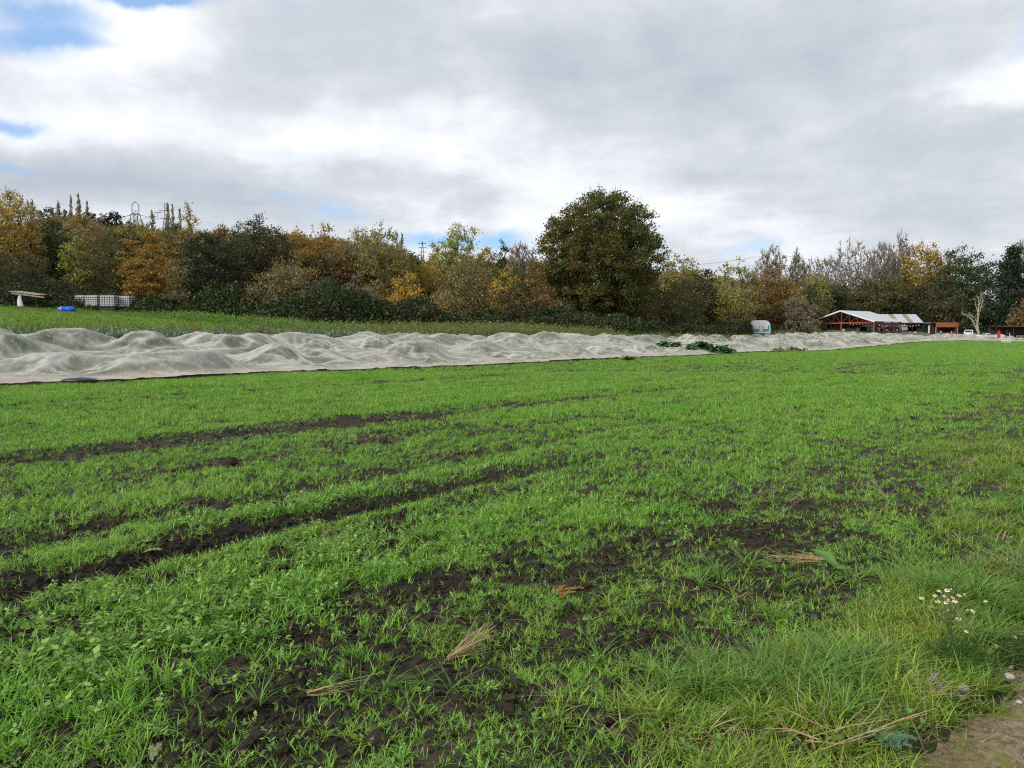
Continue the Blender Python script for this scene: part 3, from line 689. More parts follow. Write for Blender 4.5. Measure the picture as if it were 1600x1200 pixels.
T = [
 # name, cat, label, u, Y, vtop, width px, kind, palette, crown base, density
 ('tall_tree','tree','tall golden-yellow tree at the left edge of the wood, highest on that side',12,96,288,112,'open','golden',.2,1.7),
 ('brown_tree','tree','dark grey-brown half-bare tree in front of the tall golden tree at the left edge',30,88,395,125,'open','darkbrown',.1,1.8),
 ('brown_tree','tree','dull dark brown tree just right of the tall golden tree',66,108,338,74,'round','darkbrown',.15,1.9),
 ('green_tree','tree','small dark green tree showing among brown crowns left of the lime tree',90,101,336,52,'round','green',.15,1.8),
 ('lime_tree','tree','young lime-yellow tree glowing before dark thicket at the left',122,90,368,42,'open','lime',.3,1.4),
 ('willow_tree','tree','rounded olive willow-like tree above the white tank cages',162,93,360,80,'shrub','olive',.05,1.5),
 ('brown_tree','tree','thin russet-brown tree behind the lime-yellow young tree',138,125,328,64,'open','brown',.2,1.5),
 ('maple_tree','tree','bright orange layered maple with drooping tiers, left of the ivy-dark tree',236,88,358,86,'layered','orange',.08,2.2),
 ('pale_tree','tree','pale yellow-olive tree rising behind the orange layered maple',222,112,334,64,'open','olivegold',.2,1.5),
 ('brown_tree','tree','grey-brown hazy tree between the olive willow and orange maple',192,124,345,70,'open','greybrown',.2,1.5),
 ('green_tree','tree','olive-green small crown at the upper right of the orange maple',276,106,342,44,'round','olive',.2,1.9),
 ('poplar_tree','tree','yellow-leaved narrow poplar standing above the olive-green crown',301,125,318,30,'open','golden',.2,1.3),
 ('ivy_tree','tree','very dark green ivy-covered tree right of the orange maple',325,85,353,82,'ivy','dark',.05,2.4),
 ('hawthorn_tree','tree','grey twiggy thorn tree with pale stems at the foot of the orange maple',288,83,398,58,'open','greybrown',.15,1.1),
 ('brown_tree','tree','orange-brown tree top peeping behind the very dark ivy tree',349,102,345,62,'open','russet',.2,1.6),
 ('ivy_tree','tree','broad dark brownish ivy-clad tree with green top, largest of the left wood',412,89,336,104,'ivy','darkbrown',.04,2.5),
 ('green_tree','tree','leafy green tree top between the two dark ivy trees',384,97,342,60,'round','green',.2,2.0),
 ('maple_tree','tree','dense golden-orange field maple behind the grey willow scrub',462,96,350,84,'round','orange',.12,2.2),
 ('autumn_tree','tree','thin orange-brown tree right of the golden-orange field maple',508,101,345,56,'open','orange',.2,1.3),
 ('willow_shrub','shrub','wide grey-brown willow scrub in front of the golden-orange field maple',448,81,398,126,'shrub','greybrown',0,1.6),
 ('ivy_shrub','shrub','low dark green leafy thicket mound beside the grey willow scrub',515,77,430,92,'shrub','bramble',0,2.2),
 ('autumn_tree','tree','russet tree between the orange-brown tree and tall half-bare ash',540,97,376,56,'round','russet',.15,1.7),
 ('ash_tree','tree','tall olive-brown ash with bare twigs fanning at its top',588,99,343,96,'open','olivegold',.15,1.3),
 ('grey_shrub','shrub','purplish grey leafless shrub below the tall half-bare ash',565,83,428,62,'shrub','pinkgrey',0,1.2),
 ('poplar_tree','tree','slim bare poplar just right of the tall half-bare ash, left of its twin',621,150,359,9,'poplar','grey',.2,.5),
 ('poplar_tree','tree','slim bare poplar just right of the tall half-bare ash, right of its twin',629,150,362,10,'poplar','grey',.2,.5),
 ('autumn_tree','tree','golden brown tree on the right flank of the tall half-bare ash',625,101,402,60,'round','golden',.1,1.7),
 ('green_tree','tree','small fresh green tree top behind the golden brown tree',647,118,386,32,'round','green',.2,1.9),
 ('orange_shrub','shrub','bright orange-yellow low bushy tree glowing above the brambles',636,90,425,68,'shrub','yellow',.03,1.8),
 ('yellow_tree','tree','bright amber tree between the orange-yellow bush and conical yellow tree',668,106,404,52,'round','yellow',.12,1.6),
 ('poplar_tree','tree','slender yellowing poplar left of the conical yellow-green tree',680,132,368,22,'open','golden',.15,1.5),
 ('yellow_tree','tree','conical yellow-green tree standing highest left of the big oak',716,117,351,78,'open','lime',.12,1.9),
 ('brown_tree','tree','round grey-brown thorn tree in front of the conical yellow-green tree',724,90,398,96,'round','greybrown',.12,1.7),
 ('yellow_tree','tree','yellow tree top right of the conical yellow-green tree',758,121,380,42,'open','golden',.2,1.6),
 ('yellow_shrub','shrub','bright yellow spindly low tree close left of the big oak',788,88,422,50,'open','yellow',.1,1.0),
 ('green_tree','tree','dark grey-green small tree top left of the bare pale tree',785,112,377,26,'round','green',.2,1.6),
 ('bare_tree','tree','pale bare-twigged tree close behind the left side of the big oak',814,111,374,46,'bare','grey',.15,.5),
 ('brown_tree','tree','thin brown tree touching the left side of the big oak',836,97,388,40,'open','brown',.1,1.3),
 ('brown_shrub','shrub','dark brown scrub at the left foot of the big oak',800,86,440,80,'shrub','darkbrown',0,1.8),
 ('brown_shrub','shrub','orange-tinged brown scrub under the left edge of the big oak',862,93,440,60,'shrub','russet',0,1.6),
 ('green_tree','tree','pale green tree top just right of the big oak',1050,122,398,42,'round','olivegold',.15,1.8),
 ('olive_tree','tree','olive-yellow tree second right of the big oak',1075,126,404,44,'round','olivegold',.15,1.8),
 ('dark_tree','tree','small dark green tree between two olive-yellow tree tops',1103,135,413,30,'round','dark',.15,2.2),
 ('brown_shrub','shrub','tall olive-brown scrub right at the big oak, before the olive trees',1062,103,436,84,'shrub','olive',0,1.7),
 ('olive_tree','tree','soft olive-gold tree right of the small dark green tree',1128,132,413,50,'open','olivegold',.1,1.6),
 ('olive_tree','tree','brown-gold tree left of the bare twiggy trees, under the power line',1160,133,405,52,'open','olivegold',.1,1.5),
 ('willow_shrub','shrub','wide feathery olive willow scrub above the teal caravan',1128,119,440,92,'shrub','olivegold',0,1.6),
 ('bare_tree','tree','bare twiggy tree rising over the russet beech, left of the two thin ones',1202,172,385,52,'bare','grey',.15,.5),
 ('bare_tree','tree','thin upright bare tree just right of the bare twiggy tree over the russet beech',1243,174,394,30,'bare','grey',.15,.35),
 ('beech_tree','tree','dense russet-brown beech above the teal caravan',1208,142,415,84,'round','russet',.06,2.2),
 ('grey_shrub','shrub','rounded pinkish-brown bush left of the open barn',1247,136,450,66,'shrub','pinkgrey',0,1.9),
 ('bare_tree','tree','faint bare tree left of the great bare tree behind the barn',1275,198,400,54,'bare','pinkgrey',.15,.6),
 ('olive_tree','tree','olive-gold tree behind the pinkish-brown bush',1266,186,424,60,'round','olivegold',.08,1.7),
 ('dark_tree','tree','dark green tree directly behind the left end of the barn',1298,190,432,58,'round','green',.06,2.2),
 ('bare_tree','tree','great bare spreading tree behind the barn gable, sky between its limbs',1326,216,374,84,'bare','grey',.12,.18),
 ('bare_tree','tree','bare fan-shaped tree right of the great bare spreading tree',1376,228,371,56,'bare','grey',.12,.35),
 ('bare_tree','tree','tall bare tree brushing the left side of the golden willow',1404,232,364,44,'bare','grey',.12,.35),
 ('willow_tree','tree','golden-orange tall tree top behind the barn, brightest on the right',1436,226,372,74,'round','golden',.15,1.9),
 ('autumn_tree','tree','orange tree on the right shoulder of the golden-orange tall tree',1462,221,392,44,'round','orange',.15,1.6),
 ('brown_tree','tree','small purplish-brown tree between the orange tree and the green tree',1480,222,382,26,'open','brown',.2,1.3),
 ('olive_tree','tree','broad olive-brown tree behind the ridge of the open barn',1368,214,424,104,'round','olive',.04,2.2),
 ('olive_tree','tree','dark olive tree behind the roof with two translucent strips',1425,210,432,90,'round','darkbrown',.04,2.2),
 ('green_tree','tree','tall dark green ivy-hung tree behind the wooden kiosk',1500,214,386,80,'ivy','green',.03,2.4),
 ('dark_tree','tree','very dark tree in the gap behind the pale dead tree',1540,226,402,64,'round','dark',.03,2.3),
 ('evergreen_tree','tree','massive dark green tree at the right edge of the photo',1578,192,382,94,'cone','dark',.03,2.6),
 ('bare_tree','tree','bare twigs rising behind the massive dark green tree at the right edge',1598,215,370,50,'bare','grey',.15,.5),
 ('autumn_shrub','shrub','small rust-orange bush low at the right edge',1600,186,462,46,'shrub','russet',0,1.8),
 ('brown_tree','tree','dark thicket tree between the wooden kiosk and dead tree',1478,200,450,60,'round','darkbrown',.02,2.2),
 ('brown_shrub','shrub','low brown-olive bush between the pinkish-brown bush and barn',1256,158,482,44,'shrub','olive',0,1.8),
 ('brown_tree','tree','brown tree below the poplar pair, right of the dark thicket mound',590,92,440,70,'shrub','brown',0,1.6),
 ('brown_shrub','shrub','brown scrub beneath the round grey-brown thorn tree',700,85,455,80,'shrub','brown',0,1.6),
 ('brown_shrub','shrub','dark scrub beneath the lime-yellow young tree behind the tank cages',110,87,432,90,'shrub','darkbrown',0,1.9),
 ('brown_shrub','shrub','dark scrub behind the wooden lean-to shelter at the left',30,85,440,110,'shrub','bramble',0,2.0),
]
for i, t in enumerate(T):
    kw = {}
    if t[7] == 'bare': kw = dict(twigmat='twig_grey', bark='bark_grey', ntips=420)
    if t[7] == 'poplar': kw = dict(twigmat='twig_brown', bark='bark_grey')
    if t[0] in ('bare_tree', 'ash_tree', 'grey_shrub'): kw['twigmat'] = 'twig_grey'
    plant_tree(i, *t[:11], group=G1, **kw)
# the big oak
plant_tree(200, 'oak_tree', 'tree', 'huge rounded oak standing alone in the middle, green turning rust', 940, 100, 287, 206, 'oak', 'oak', .08,  6.2, None, ntips=1000, trunk_r=.55, stem=3.5)
# hill-top poplars and round trees, far off
GP = 'slim poplars on the distant hilltop'
for i, (u, vt, w, lab) in enumerate([(118, 305, 6, 'slim bare poplar on the distant hill, left of the tallest one'), (130, 302, 9, 'tallest slim poplar on the distant hill at the left'), (143, 314, 7, 'short slim poplar right of the tallest one on the distant hill'),
      (58, 311, 8, 'slim poplar on the hill nearest the tall golden tree'), (98, 314, 8, 'small poplar tuft on the hill between golden tree and tallest poplar'),
      (243, 328, 9, 'low poplar between the two pylons on the hill'), (267, 317, 7, 'slim poplar right beside the second pylon'), (275, 319, 6, 'slim poplar second to the right of the second pylon'), (286, 325, 6, 'short poplar third to the right of the second pylon')]):
    plant_tree(300 + i, 'poplar_tree', 'tree', lab, u, 262, vt, w * 1.15, 'poplar', 'pinkgrey', .2, .3, GP, ntips=160, twigmat='twig_grey', trunk_r=.12)
for i, (u, vt, w, pal, lab) in enumerate([(184, 325, 27, 'dark', 'dark rounded tree crowning the hill left of the first pylon'), (166, 332, 24, 'dark', 'dark rounded tree just left of the one crowning the hill'), (150, 327, 20, 'dark', 'dark rounded tree below the short hill poplar'),
      (142, 333, 13, 'yellow', 'small yellow tree in front of dark hill trees'), (165, 341, 12, 'golden', 'small amber tree lowest on the hill'), (80, 322, 40, 'darkbrown', 'brown tree on the hill between golden tree and small poplar tuft'), (110, 325, 30, 'darkbrown', 'brown tree on the hill under the tallest poplar')]):
    plant_tree(320 + i, 'hill_tree', 'tree', lab, u, 255, vt, w, 'round', pal, .1, 2.2, 'rounded trees on the distant hilltop', ntips=160)

# woodland behind the named trees: one mass
def build_wood():
    rng = np.random.default_rng(77); pr = []
    for k, pal in enumerate(['brown', 'olive', 'darkbrown', 'greybrown', 'golden', 'olivegold', 'green']):
        t, c = tree_meshes(['open', 'round', 'round', 'open', 'round', 'open', 'round'][k], 11, 8, .08, 150, pal, 1.7, rng, ntips=150)
        pr.append(c)
    P = []; 
    for i in range(4200):
        u = rng.uniform(-250, 1800); Y = rng.uniform(88, 330); x, y = at(u, Y); s, D = sD(x, y)
        ty = float(treeline_Y(u))
        if Y < ty + 20 or D < 34: continue
        if rng.uniform() > .5: continue
        z = gz(x, y); sk = np.interp(u, [-250, 60, 100, 200, 330, 600, 660, 760, 850, 1000, 1100, 1300, 1600, 1800], [330, 345, 332, 346, 356, 372, 402, 402, 402, 410, 425, 430, 410, 400])
        sc = min(1.25, (zt(sk + rng.uniform(0, 10), Y) - z) / 11.)
        if sc < .35: continue
        P.append((x, y, z - .3, sc * rng.uniform(.85, 1.)))
    P = np.array(P); m = len(P); print('wood', m)
    gn_scatter('woodland', P[:, :3], np.stack([np.zeros(m), np.zeros(m), rng.uniform(0, 6.28, m)], 1), np.stack([P[:, 3]] * 3, 1), rng.choice(7, m, p=[.2, .2, .2, .15, .07, .12, .06]), pr, 'brown and olive wood massed behind the trees along the field', 'wood')
build_wood()

# brambles: a low tangled bank along the foot of the wood
def build_bramble():
    rng = np.random.default_rng(5); N = 170000
    u = rng.uniform(-120, 1290, N); dy = rng.uniform(-2.5, 9, N); Y = treeline_Y(u) - 3 + dy; x = (u - 800) / F * Y; y = Y
    hh = (.8 + 2.6 * fbm(x / 3.2, y / 3.2, 201, 3) ** 1.3 * 1.8) * ss(dy, -2.6, 1.5)
    hh *= np.interp(u, [-100, 100, 260, 330, 560, 700, 900, 1100, 1290], [.5, .42, .6, 1., 1.0, .75, .8, .6, .5])
    z = ground_z(x, y) + hh * (1 - rng.uniform(0, 1, N) ** 2.2 * .75) + rng.normal(0, .08, N)
    V, Fc = leafquads(np.stack([x, y, z], 1), np.full(N, .27), rng)
    tn = np.clip(fbm(x / 2.5, y / 2.5, 211, 3) * 1.6 - .4 + rng.uniform(-.2, .2, N), 0, 1); vl = rng.uniform(0, 1, N)
    m = leaf_mat('bramble_leaf', (.045, .078, .020), (.055, .042, .020), .25, .9)
    tag(link('bramble_bank', mesh_np('bramble_bank', V, Fc, [m], False, {'tint': np.repeat(tn, 4), 'val': np.repeat(vl, 4)})), 'low dark bramble bank along the foot of the wood', 'brambles', kind='stuff')
build_bramble()

# ============================================================ STRIP BEHIND THE NETTING: weeds, leeks, rough grass
def strips():
    rng = np.random.default_rng(9)
    gm = grass_mat('rough_grass', (.19, .36, .04), (.25, .36, .06), (.13, .24, .04), .35, .03, .12)
    gd = leaf_mat('weed_leaf', (.13, .24, .045), (.24, .21, .08), .35, .7)
    gr = leaf_mat('nettle_leaf', (.11, .27, .035), (.18, .33, .05), .35, .7)
    lk = leaf_mat('leek_leaf', (.27, .36, .30), (.17, .26, .16), .15, .6)
    # rough grass
    pr = [tuft_mesh('rough_tuft', rng, 16, .35, .10, .26, .03, (.2, 1.), gm, 2, 1, 3) for _ in range(4)]
    n = 60000; u = rng.uniform(-120, 1700, n); Y = rng.uniform(34, 200, n) ; x = (u - 800) / F * Y; s, D = sD(x, Y)
    k = (D > net_back(s) - .3) & (Y < treeline_Y(u) + 1) & ~((u > 1250) & (Y > 150) & (rng.uniform(0, 1, n) < .93)); x, y = x[k], Y[k]; m = len(x)
    gn_scatter('rough_grass', np.stack([x, y, ground_z(x, y)], 1), np.stack([rng.normal(0, .1, m), rng.normal(0, .1, m), rng.uniform(0, 6.28, m)], 1), np.stack([rng.uniform(.6, 1.2, m)] * 3, 1), rng.integers(0, 4, m), pr, 'green rough grass strip between netting and wood', 'grass')
    # tall weeds: stems with leaves
    def weed(h, n, mat, ls, spread, stem=.012):
        V = []; Q = []; k = 0; tn = []; vl = []
        for i in range(n):
            c = rng.normal(size=2) * spread; hh = h * rng.uniform(.5, 1.1); b = np.array([c[0], c[1], 0]); t = b + np.array([rng.normal() * .15 * h, rng.normal() * .15 * h, hh])
            a, f = tubes([b], [t], [stem], [stem * .5], 3); V.append(a); Q.append(f + k); k += len(a); tn += [1.] * len(a); vl += [.5] * len(a)
            m = 10; tt = rng.uniform(.1, 1.05, m); P = b + (t - b) * tt[:, None] + rng.normal(size=(m, 3)) * .09 * h
            a, f = leafquads(P, np.full(m, ls), rng, .55); V.append(a); Q.append(f + k); k += len(a); q = rng.uniform(0, 1, m); tn += list(np.repeat(q, 4)); vl += list(np.repeat(rng.uniform(0, 1, m), 4))
        return mesh_np('weed', np.concatenate(V), np.concatenate(Q), [mat], False, {'tint': np.array(tn), 'val': np.array(vl)})
    pw = [weed(1.0, 5, gd, .13, .25) for _ in range(5)] + [weed(.7, 8, gr, .17, .3) for _ in range(4)]
    out = []
    # row just behind the net
    n = 6500; s = rng.uniform(0, 150, n); D = net_back(s) + rng.uniform(.6, 8, n) ** 1.0; k = rng.uniform(0, 1, n) < .22 + .7 * ss(s, 36, 52) ; s, D = s[k], D[k]
    x, y = xy(s, D); m = len(x); u = 800 + F * x / y; sc = rng.uniform(.55, 1.25, m) * (1 + .25 * bell(u, 850, 250)) * (1 - .35 * ss(u, 1050, 1200))
    idx = rng.integers(0, 5, m); out.append((x, y, sc, idx))
    # nettle and bramble edge along the wood foot
    n = 5000; u = rng.uniform(-100, 1280, n); Y = treeline_Y(u) - 5 - rng.uniform(0, 9, n) * (.35 + .65 * ss(rng.uniform(0, 1, n), 0, 1)); x = (u - 800) / F * Y; y = Y
    pv = ss(fbm(x / 5, y / 5, 311, 2), .40, .55); k = rng.uniform(0, 1, n) < .25 + .75 * pv; k &= ~((np.abs(u - 105) < 17) & (Y < 78.5)); x, y, u = x[k], y[k], u[k]; m = len(x)
    idx = np.where(rng.uniform(0, 1, m) < .75 - .6 * ss(u, 500, 900), rng.integers(5, 9, m), rng.integers(0, 5, m)); out.append((x, y, rng.uniform(.5, 1.25, m) * (.45 + .45 * ss(u, 190, 300)), idx))
    x, y, sc, idx = [np.concatenate(q) for q in zip(*out)]; m = len(x)
    gn_scatter('weeds', np.stack([x, y, ground_z(x, y) - .03], 1), np.stack([rng.normal(0, .1, m), rng.normal(0, .1, m), rng.uniform(0, 6.28, m)], 1), np.stack([sc] * 3, 1), idx, pw, 'tall green and seedy weeds behind the netting and before the wood', 'weeds')
    # leeks
    pk = []
    for _ in range(4):
        nb = 9; az_ = np.where(np.arange(nb) % 2 == 0, 0, pi) + rng.normal(0, .25, nb); base = np.zeros((nb, 3)); base[:, 2] = rng.uniform(0, .15, nb)
        V, q, t = blades(base, rng.uniform(.3, .55, nb), np.full(nb, .06), az_, rng.uniform(.3, 1.1, nb), 4, rng, 1.0)
        pk.append(mesh_np('leek', V, [q, t], [lk], False, {'tint': rng.uniform(0, 1, len(V)), 'val': np.repeat(rng.uniform(0, 1, nb), 9)}))
    P = []
    for rw in range(8):
        s = np.arange(2, 75, .17) + rng.normal(0, .03, len(np.arange(2, 75, .17))); D = 42.6 + rw * .7 + rng.normal(0, .06, len(s)); P.append(np.stack([s, D], 1))
    P = np.concatenate(P); P = P[rng.uniform(0, 1, len(P)) < .25 + .6 * ss(fbm(P[:, 0] / 3, P[:, 1], 3, 2), .4, .6)]; x, y = xy(P[:, 0], P[:, 1]); m = len(x)
    gn_scatter('leek_bed', np.stack([x, y, ground_z(x, y)], 1), np.stack([np.zeros(m), np.zeros(m), rng.uniform(0, 6.28, m)], 1), np.stack([rng.uniform(.8, 1.5, m)] * 3, 1), rng.integers(0, 4, m), pk, 'blue-green leek rows growing behind the netting', 'leeks')
strips()

# ============================================================ CROP NETTING
def net_surface(S, D, rng_seed=4, want=False):
    "height of the draped net above the ground"
    rng = np.random.default_rng(rng_seed)
    fr = net_front(S); bk = net_back(S); S0, D0_ = S, D
    S, D = S + 2.2 * (fbm(S / 2.4, D / 2.4, 501, 2) - .5), D + 1.5 * (fbm(S / 2.0 + 9, D / 2.0, 503, 2) - .5)
    h = np.full(S.shape, .16)
    for (D0, hmn, hmx, gap) in ((30.0, .75, 1.25, 3.6), (35.9, .80, 1.06, 3.4), (39.6, .5, .8, 2.8)):
        s = -8.
        while s < S_END + 2:
            s += gap * rng.uniform(.5, 1.7)
            sh = -5 * float(ss(s, 135, 205)) * (D0 - 27) / 15 - 14. * float(ss(s, 140, 208))
            c = D0 + rng.normal() * .45 + sh; H = rng.uniform(hmn, hmx) * (1 if rng.uniform() > .12 else .5) * (1 + (.06 * (1 - float(ss(s, 8, 20))) if D0 > 33 else 0)); a = rng.uniform(1.3, 2.6); b = rng.uniform(.85, 1.25)
            rot_ = rng.normal() * .35
            m = (np.abs(S - s) < 8) & (np.abs(D - c) < 7)
            ds = S[m] - s; dd = D[m] - c; ds, dd = ds * cos(rot_) + dd * sin(rot_), -ds * sin(rot_) + dd * cos(rot_)
            q = (ds / a) ** 2 + (dd / b) ** 2
            t = H * np.exp(-.75 * q) * .55 + H * .45 / (1 + q * .8)
            hm = h[m]; k = .10
            h[m] = .5 * (hm + t + np.sqrt((hm - t) ** 2 + k * k * .3)) - .01
    S, D = S0, D0_
    # folds: long wrinkles roughly across and slanting
    wp = 2.6 * fbm(S / 2.6, D / 2.6, 7, 2); wq = 2.2 * fbm(S / 1.7, D / 1.7, 17, 2)
    def rid(a, b, sd, o=2): return 1 - np.abs(fbm(a, b, sd, o) * 2 - 1)
    w1 = rid(S / 2.8 + wp, D / .62 + wq, 401); w2 = rid((S + D) / .55 + 1.5 * wq, (S - D) / 2.6 + wp, 411); w3 = rid(S / 2.5, D / .4 + wq, 421, 3)
    w4 = rid((S - .8 * D) / .34 + 2 * wp, (S + D) / 1.8, 451)
    edge = np.minimum(ss(D - fr, -.3, 1.9), ss(bk - D, 0, 1.6)) * ss(S_END - S, 0, 3)
    h = .035 + np.clip(h, 0, None) * edge
    cre = (w1 ** 7 * .7 + w2 ** 9 * .6 + w4 ** 9 * .3) * (.2 + 1.2 * fbm(S / 3, D / 3, 431, 2))
    h = h + (w1 ** 4 * .09 + w2 ** 5 * .05 + w4 ** 5 * .012) * (.3 + .7 * edge) * (.15 + 1.1 * fbm(S / 3, D / 3, 431, 2)) + w3 ** 3 * .07 * (1 - ss(D - fr, .8, 2.))
    h = h + (fbm(S / .25, D / .25, 441, 2) - .5) * .012
    return (h, cre) if want else h
def build_net():
    s = [-9.]
    while s[-1] < S_END: s.append(s[-1] + max(.085, .0021 * max(0, s[-1] - 20) + .085))
    s = np.array(s); nd = 190; t = np.linspace(0, 1, nd)
    fr = net_front(s); bk = net_back(s)
    S = np.repeat(s[:, None], nd, 1); D = fr[:, None] + (bk - fr)[:, None] * t[None]
    h, cre = net_surface(S, D, want=True); x, y = xy(S, D); z = base_z(S, D) + .02 + h
    v = np.stack([x, y, z], -1).reshape(-1, 3); ns = len(s)
    i = (np.arange(ns - 1)[:, None] * nd + np.arange(nd - 1)[None]).ravel(); f = np.stack([i, i + nd, i + nd + 1, i + 1], 1)
    m, g = newmat('crop_netting')
    p = pos(g)
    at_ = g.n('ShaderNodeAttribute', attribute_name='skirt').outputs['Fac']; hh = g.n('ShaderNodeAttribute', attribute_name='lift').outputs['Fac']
    f1, _ = g.noise(p, .33, 5, .62, .8); f2, _ = g.noise(p, 3.2, 6, .65, 1.); 
    mp = g.n('ShaderNodeMapping'); g.put(mp.inputs[0], p); mp.inputs['Scale'].default_value = (3., 3., .5); f3, _ = g.noise(mp.outputs[0], 6., 5, .75)
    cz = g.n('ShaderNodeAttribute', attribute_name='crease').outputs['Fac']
    col = g.mix(g.mr(f1, .38, .62), (.56, .545, .455), (.37, .405, .31))
    f4, _ = g.noise(p, .8, 4, .6, 1.5); col = g.mix(g.mr(f4, .54, .68, 0, .7), col, (.42, .385, .29))
    col = g.mix(g.m('MULTIPLY', at_, .75), col, (.62, .525, .43))
    col = g.mix(g.mr(f2, .54, .74, 0, .5), col, (.24, .28, .19))
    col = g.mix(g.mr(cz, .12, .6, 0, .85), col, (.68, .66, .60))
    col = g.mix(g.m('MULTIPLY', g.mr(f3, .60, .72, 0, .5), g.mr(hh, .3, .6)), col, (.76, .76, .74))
    b = bumpn(g, g.m('ADD', f2, g.m('MULTIPLY', f3, .4)), .35, .06)
    df = g.n('ShaderNodeBsdfDiffuse'); g.put(df.inputs[0], col); g.put(df.inputs['Normal'], b)
    tr = g.n('ShaderNodeBsdfTranslucent'); g.put(tr.inputs[0], col)
    mx = g.n('ShaderNodeMixShader'); mx.inputs[0].default_value = .3; g.put(mx.inputs[1], df.outputs[0]); g.put(mx.inputs[2], tr.outputs[0])
    lw = g.n('ShaderNodeLayerWeight'); lw.inputs[0].default_value = .35
    # open mesh weave: seen square-on more shows through
    al = g.m('ADD', g.m('ADD', g.m('ADD', g.mr(lw.outputs['Facing'], .10, .85, .27, .93), g.m('MULTIPLY', at_, .25)), g.m('MULTIPLY', cz, .5)), g.mr(f1, .40, .62, .10, -.08), clamp=True)
    tp = g.n('ShaderNodeBsdfTransparent'); m2 = g.n('ShaderNodeMixShader'); g.put(m2.inputs[0], al); g.put(m2.inputs[1], tp.outputs[0]); g.put(m2.inputs[2], mx.outputs[0])
    surf(g, m2.outputs[0])
    sk = (1 - ss(D - fr[:, None] + .8 * (fbm(S / 3, D, 9, 2) - .5), .5, 1.5)).reshape(-1)
    o = link('crop_netting', mesh_np('crop_netting', v, f, [m], True, {'skirt': sk, 'lift': h.reshape(-1), 'crease': cre.reshape(-1)}))
    tag(o, 'pale insect netting draped in wind-blown mounds over the vegetable beds', 'netting')
    # crop under the net
    rng = np.random.default_rng(6); n = 230000; s_ = 140 * rng.uniform(0, 1, n) ** 1.35 - 3; tt = rng.uniform(.08, .97, n); D_ = net_front(s_) + (net_back(s_) - net_front(s_)) * tt
    h_ = net_surface(s_, D_); k = (h_ > .25 + .25 * fbm(s_ / 1.6, D_ / 1.6, 991, 2)); s_, D_, h_ = s_[k], D_[k], h_[k]; x, y = xy(s_, D_)
    z = base_z(s_, D_) + (h_ - .07) * (1 - rng.uniform(0, 1, len(s_)) ** 1.6 * .6)
    V, Fc = leafquads(np.stack([x, y, z], 1), np.full(len(x), .17), rng, .7)
    lm = leaf_mat('brassica_leaf', (.045, .11, .035), (.025, .065, .02), .2, .6)
    tag(link('brassica_crop', mesh_np('brassica_crop', V, Fc, [lm], False, {'tint': np.repeat(rng.uniform(0, 1, len(x)), 4), 'val': np.repeat(rng.uniform(0, 1, len(x)), 4)})), 'green brassica leaves pressed beneath the pale netting', 'crop', kind='stuff')
build_net()

def kale(name, label, cat, u, Y, h, w, n, cols, group=None, seed=0, zoff=0):
    rng = np.random.default_rng(seed); x, y = at(u, Y); s, D = sD(x, y)
    hn = float(net_surface(np.array([[s]]), np.array([[D]]))[0, 0]) if net_front(np.array([s]))[0] < D < net_back(np.array([s]))[0] else 0
    z0 = float(base_z(np.array([s]), np.array([D]))[0]); e = thing(name, label, cat, (x, y, z0), 0, group)
    mb = MB(); mb.cyl((0, 0, -.05), (.02, .02, hn + h * .6), .03, .02, 8); mb.build('stem', M['stem'], e)
    V = []; Q = []; k = 0; tn = []
    for i in range(n):
        a = rng.uniform(0, 6.28); zz = hn + h * rng.uniform(.1, .75); L = w * rng.uniform(.3, .55); up = rng.uniform(-.1, .9)
        d = np.array([cos(a), sin(a), up]); sd = np.array([-sin(a), cos(a), 0]); p = np.array([0, 0, zz]); pts = []
        prof = [(.0, .02), (.3, .04), (.5, .22), (.75, .30), (.95, .18), (1.05, .02)]
        for t_, ww in prof:
            c = p + d * L * t_ + np.array([0, 0, -.5 * L * t_ ** 2.4]); r = rng.normal() * .03 * L
            pts += [c - sd * ww * L + [0, 0, r + .06 * L], c, c + sd * ww * L + [0, 0, -r + .06 * L]]
        pts = np.array(pts); V.append(pts)
        Q += [[k + 3 * j + q, k + 3 * j + q + 1, k + 3 * j + q + 4, k + 3 * j + q + 3] for j in range(len(prof) - 1) for q in (0, 1)]
        k += len(pts); tn += [rng.uniform(0, 1)] * len(pts)
    link('leaves', mesh_np('leaves', np.concatenate(V), np.array(Q), [cols], True, {'tint': np.array(tn), 'val': np.array(tn)[::-1].copy()}), e)
M['stem'] = rough_mat('stem', (.14, .17, .06), .3, 8, .8, .1)
M['kale'] = leaf_mat('kale_leaf', (.030, .105, .035), (.05, .15, .05), .2, .7)
GK = 'kale plants poking through the netting'
for i, (u, h, lab) in enumerate([(1022, .35, 'small kale plant at the far left of the row poking through netting'), (1042, .55, 'leafy kale plant alone in a gap of the netting, left of the main clump'), (1056, .45, 'short kale plant right of the lone leafy one in the netting'), (1080, .4, 'kale plant at the left end of the main clump'), (1094, .5, 'kale plant second from the left in the main clump'),
                            (1106, .55, 'kale plant in the middle of the main clump, topmost leaves'), (1117, .55, 'kale plant right of the middle of the main clump'), (1128, .6, 'tall kale plant near the right end of the main clump'), (1138, .45, 'kale plant at the right end of the main clump')]):
    kale('kale_plant', lab, 'kale', u, 68.5 + (i % 3) * .6, h + .15, 1.25, 34, M['kale'], GK, 60 + i)
M['weedy'] = leaf_mat('weedy_leaf', (.12, .21, .04), (.16, .2, .06), .3, .6)
GW = 'weeds growing along the netting edge'
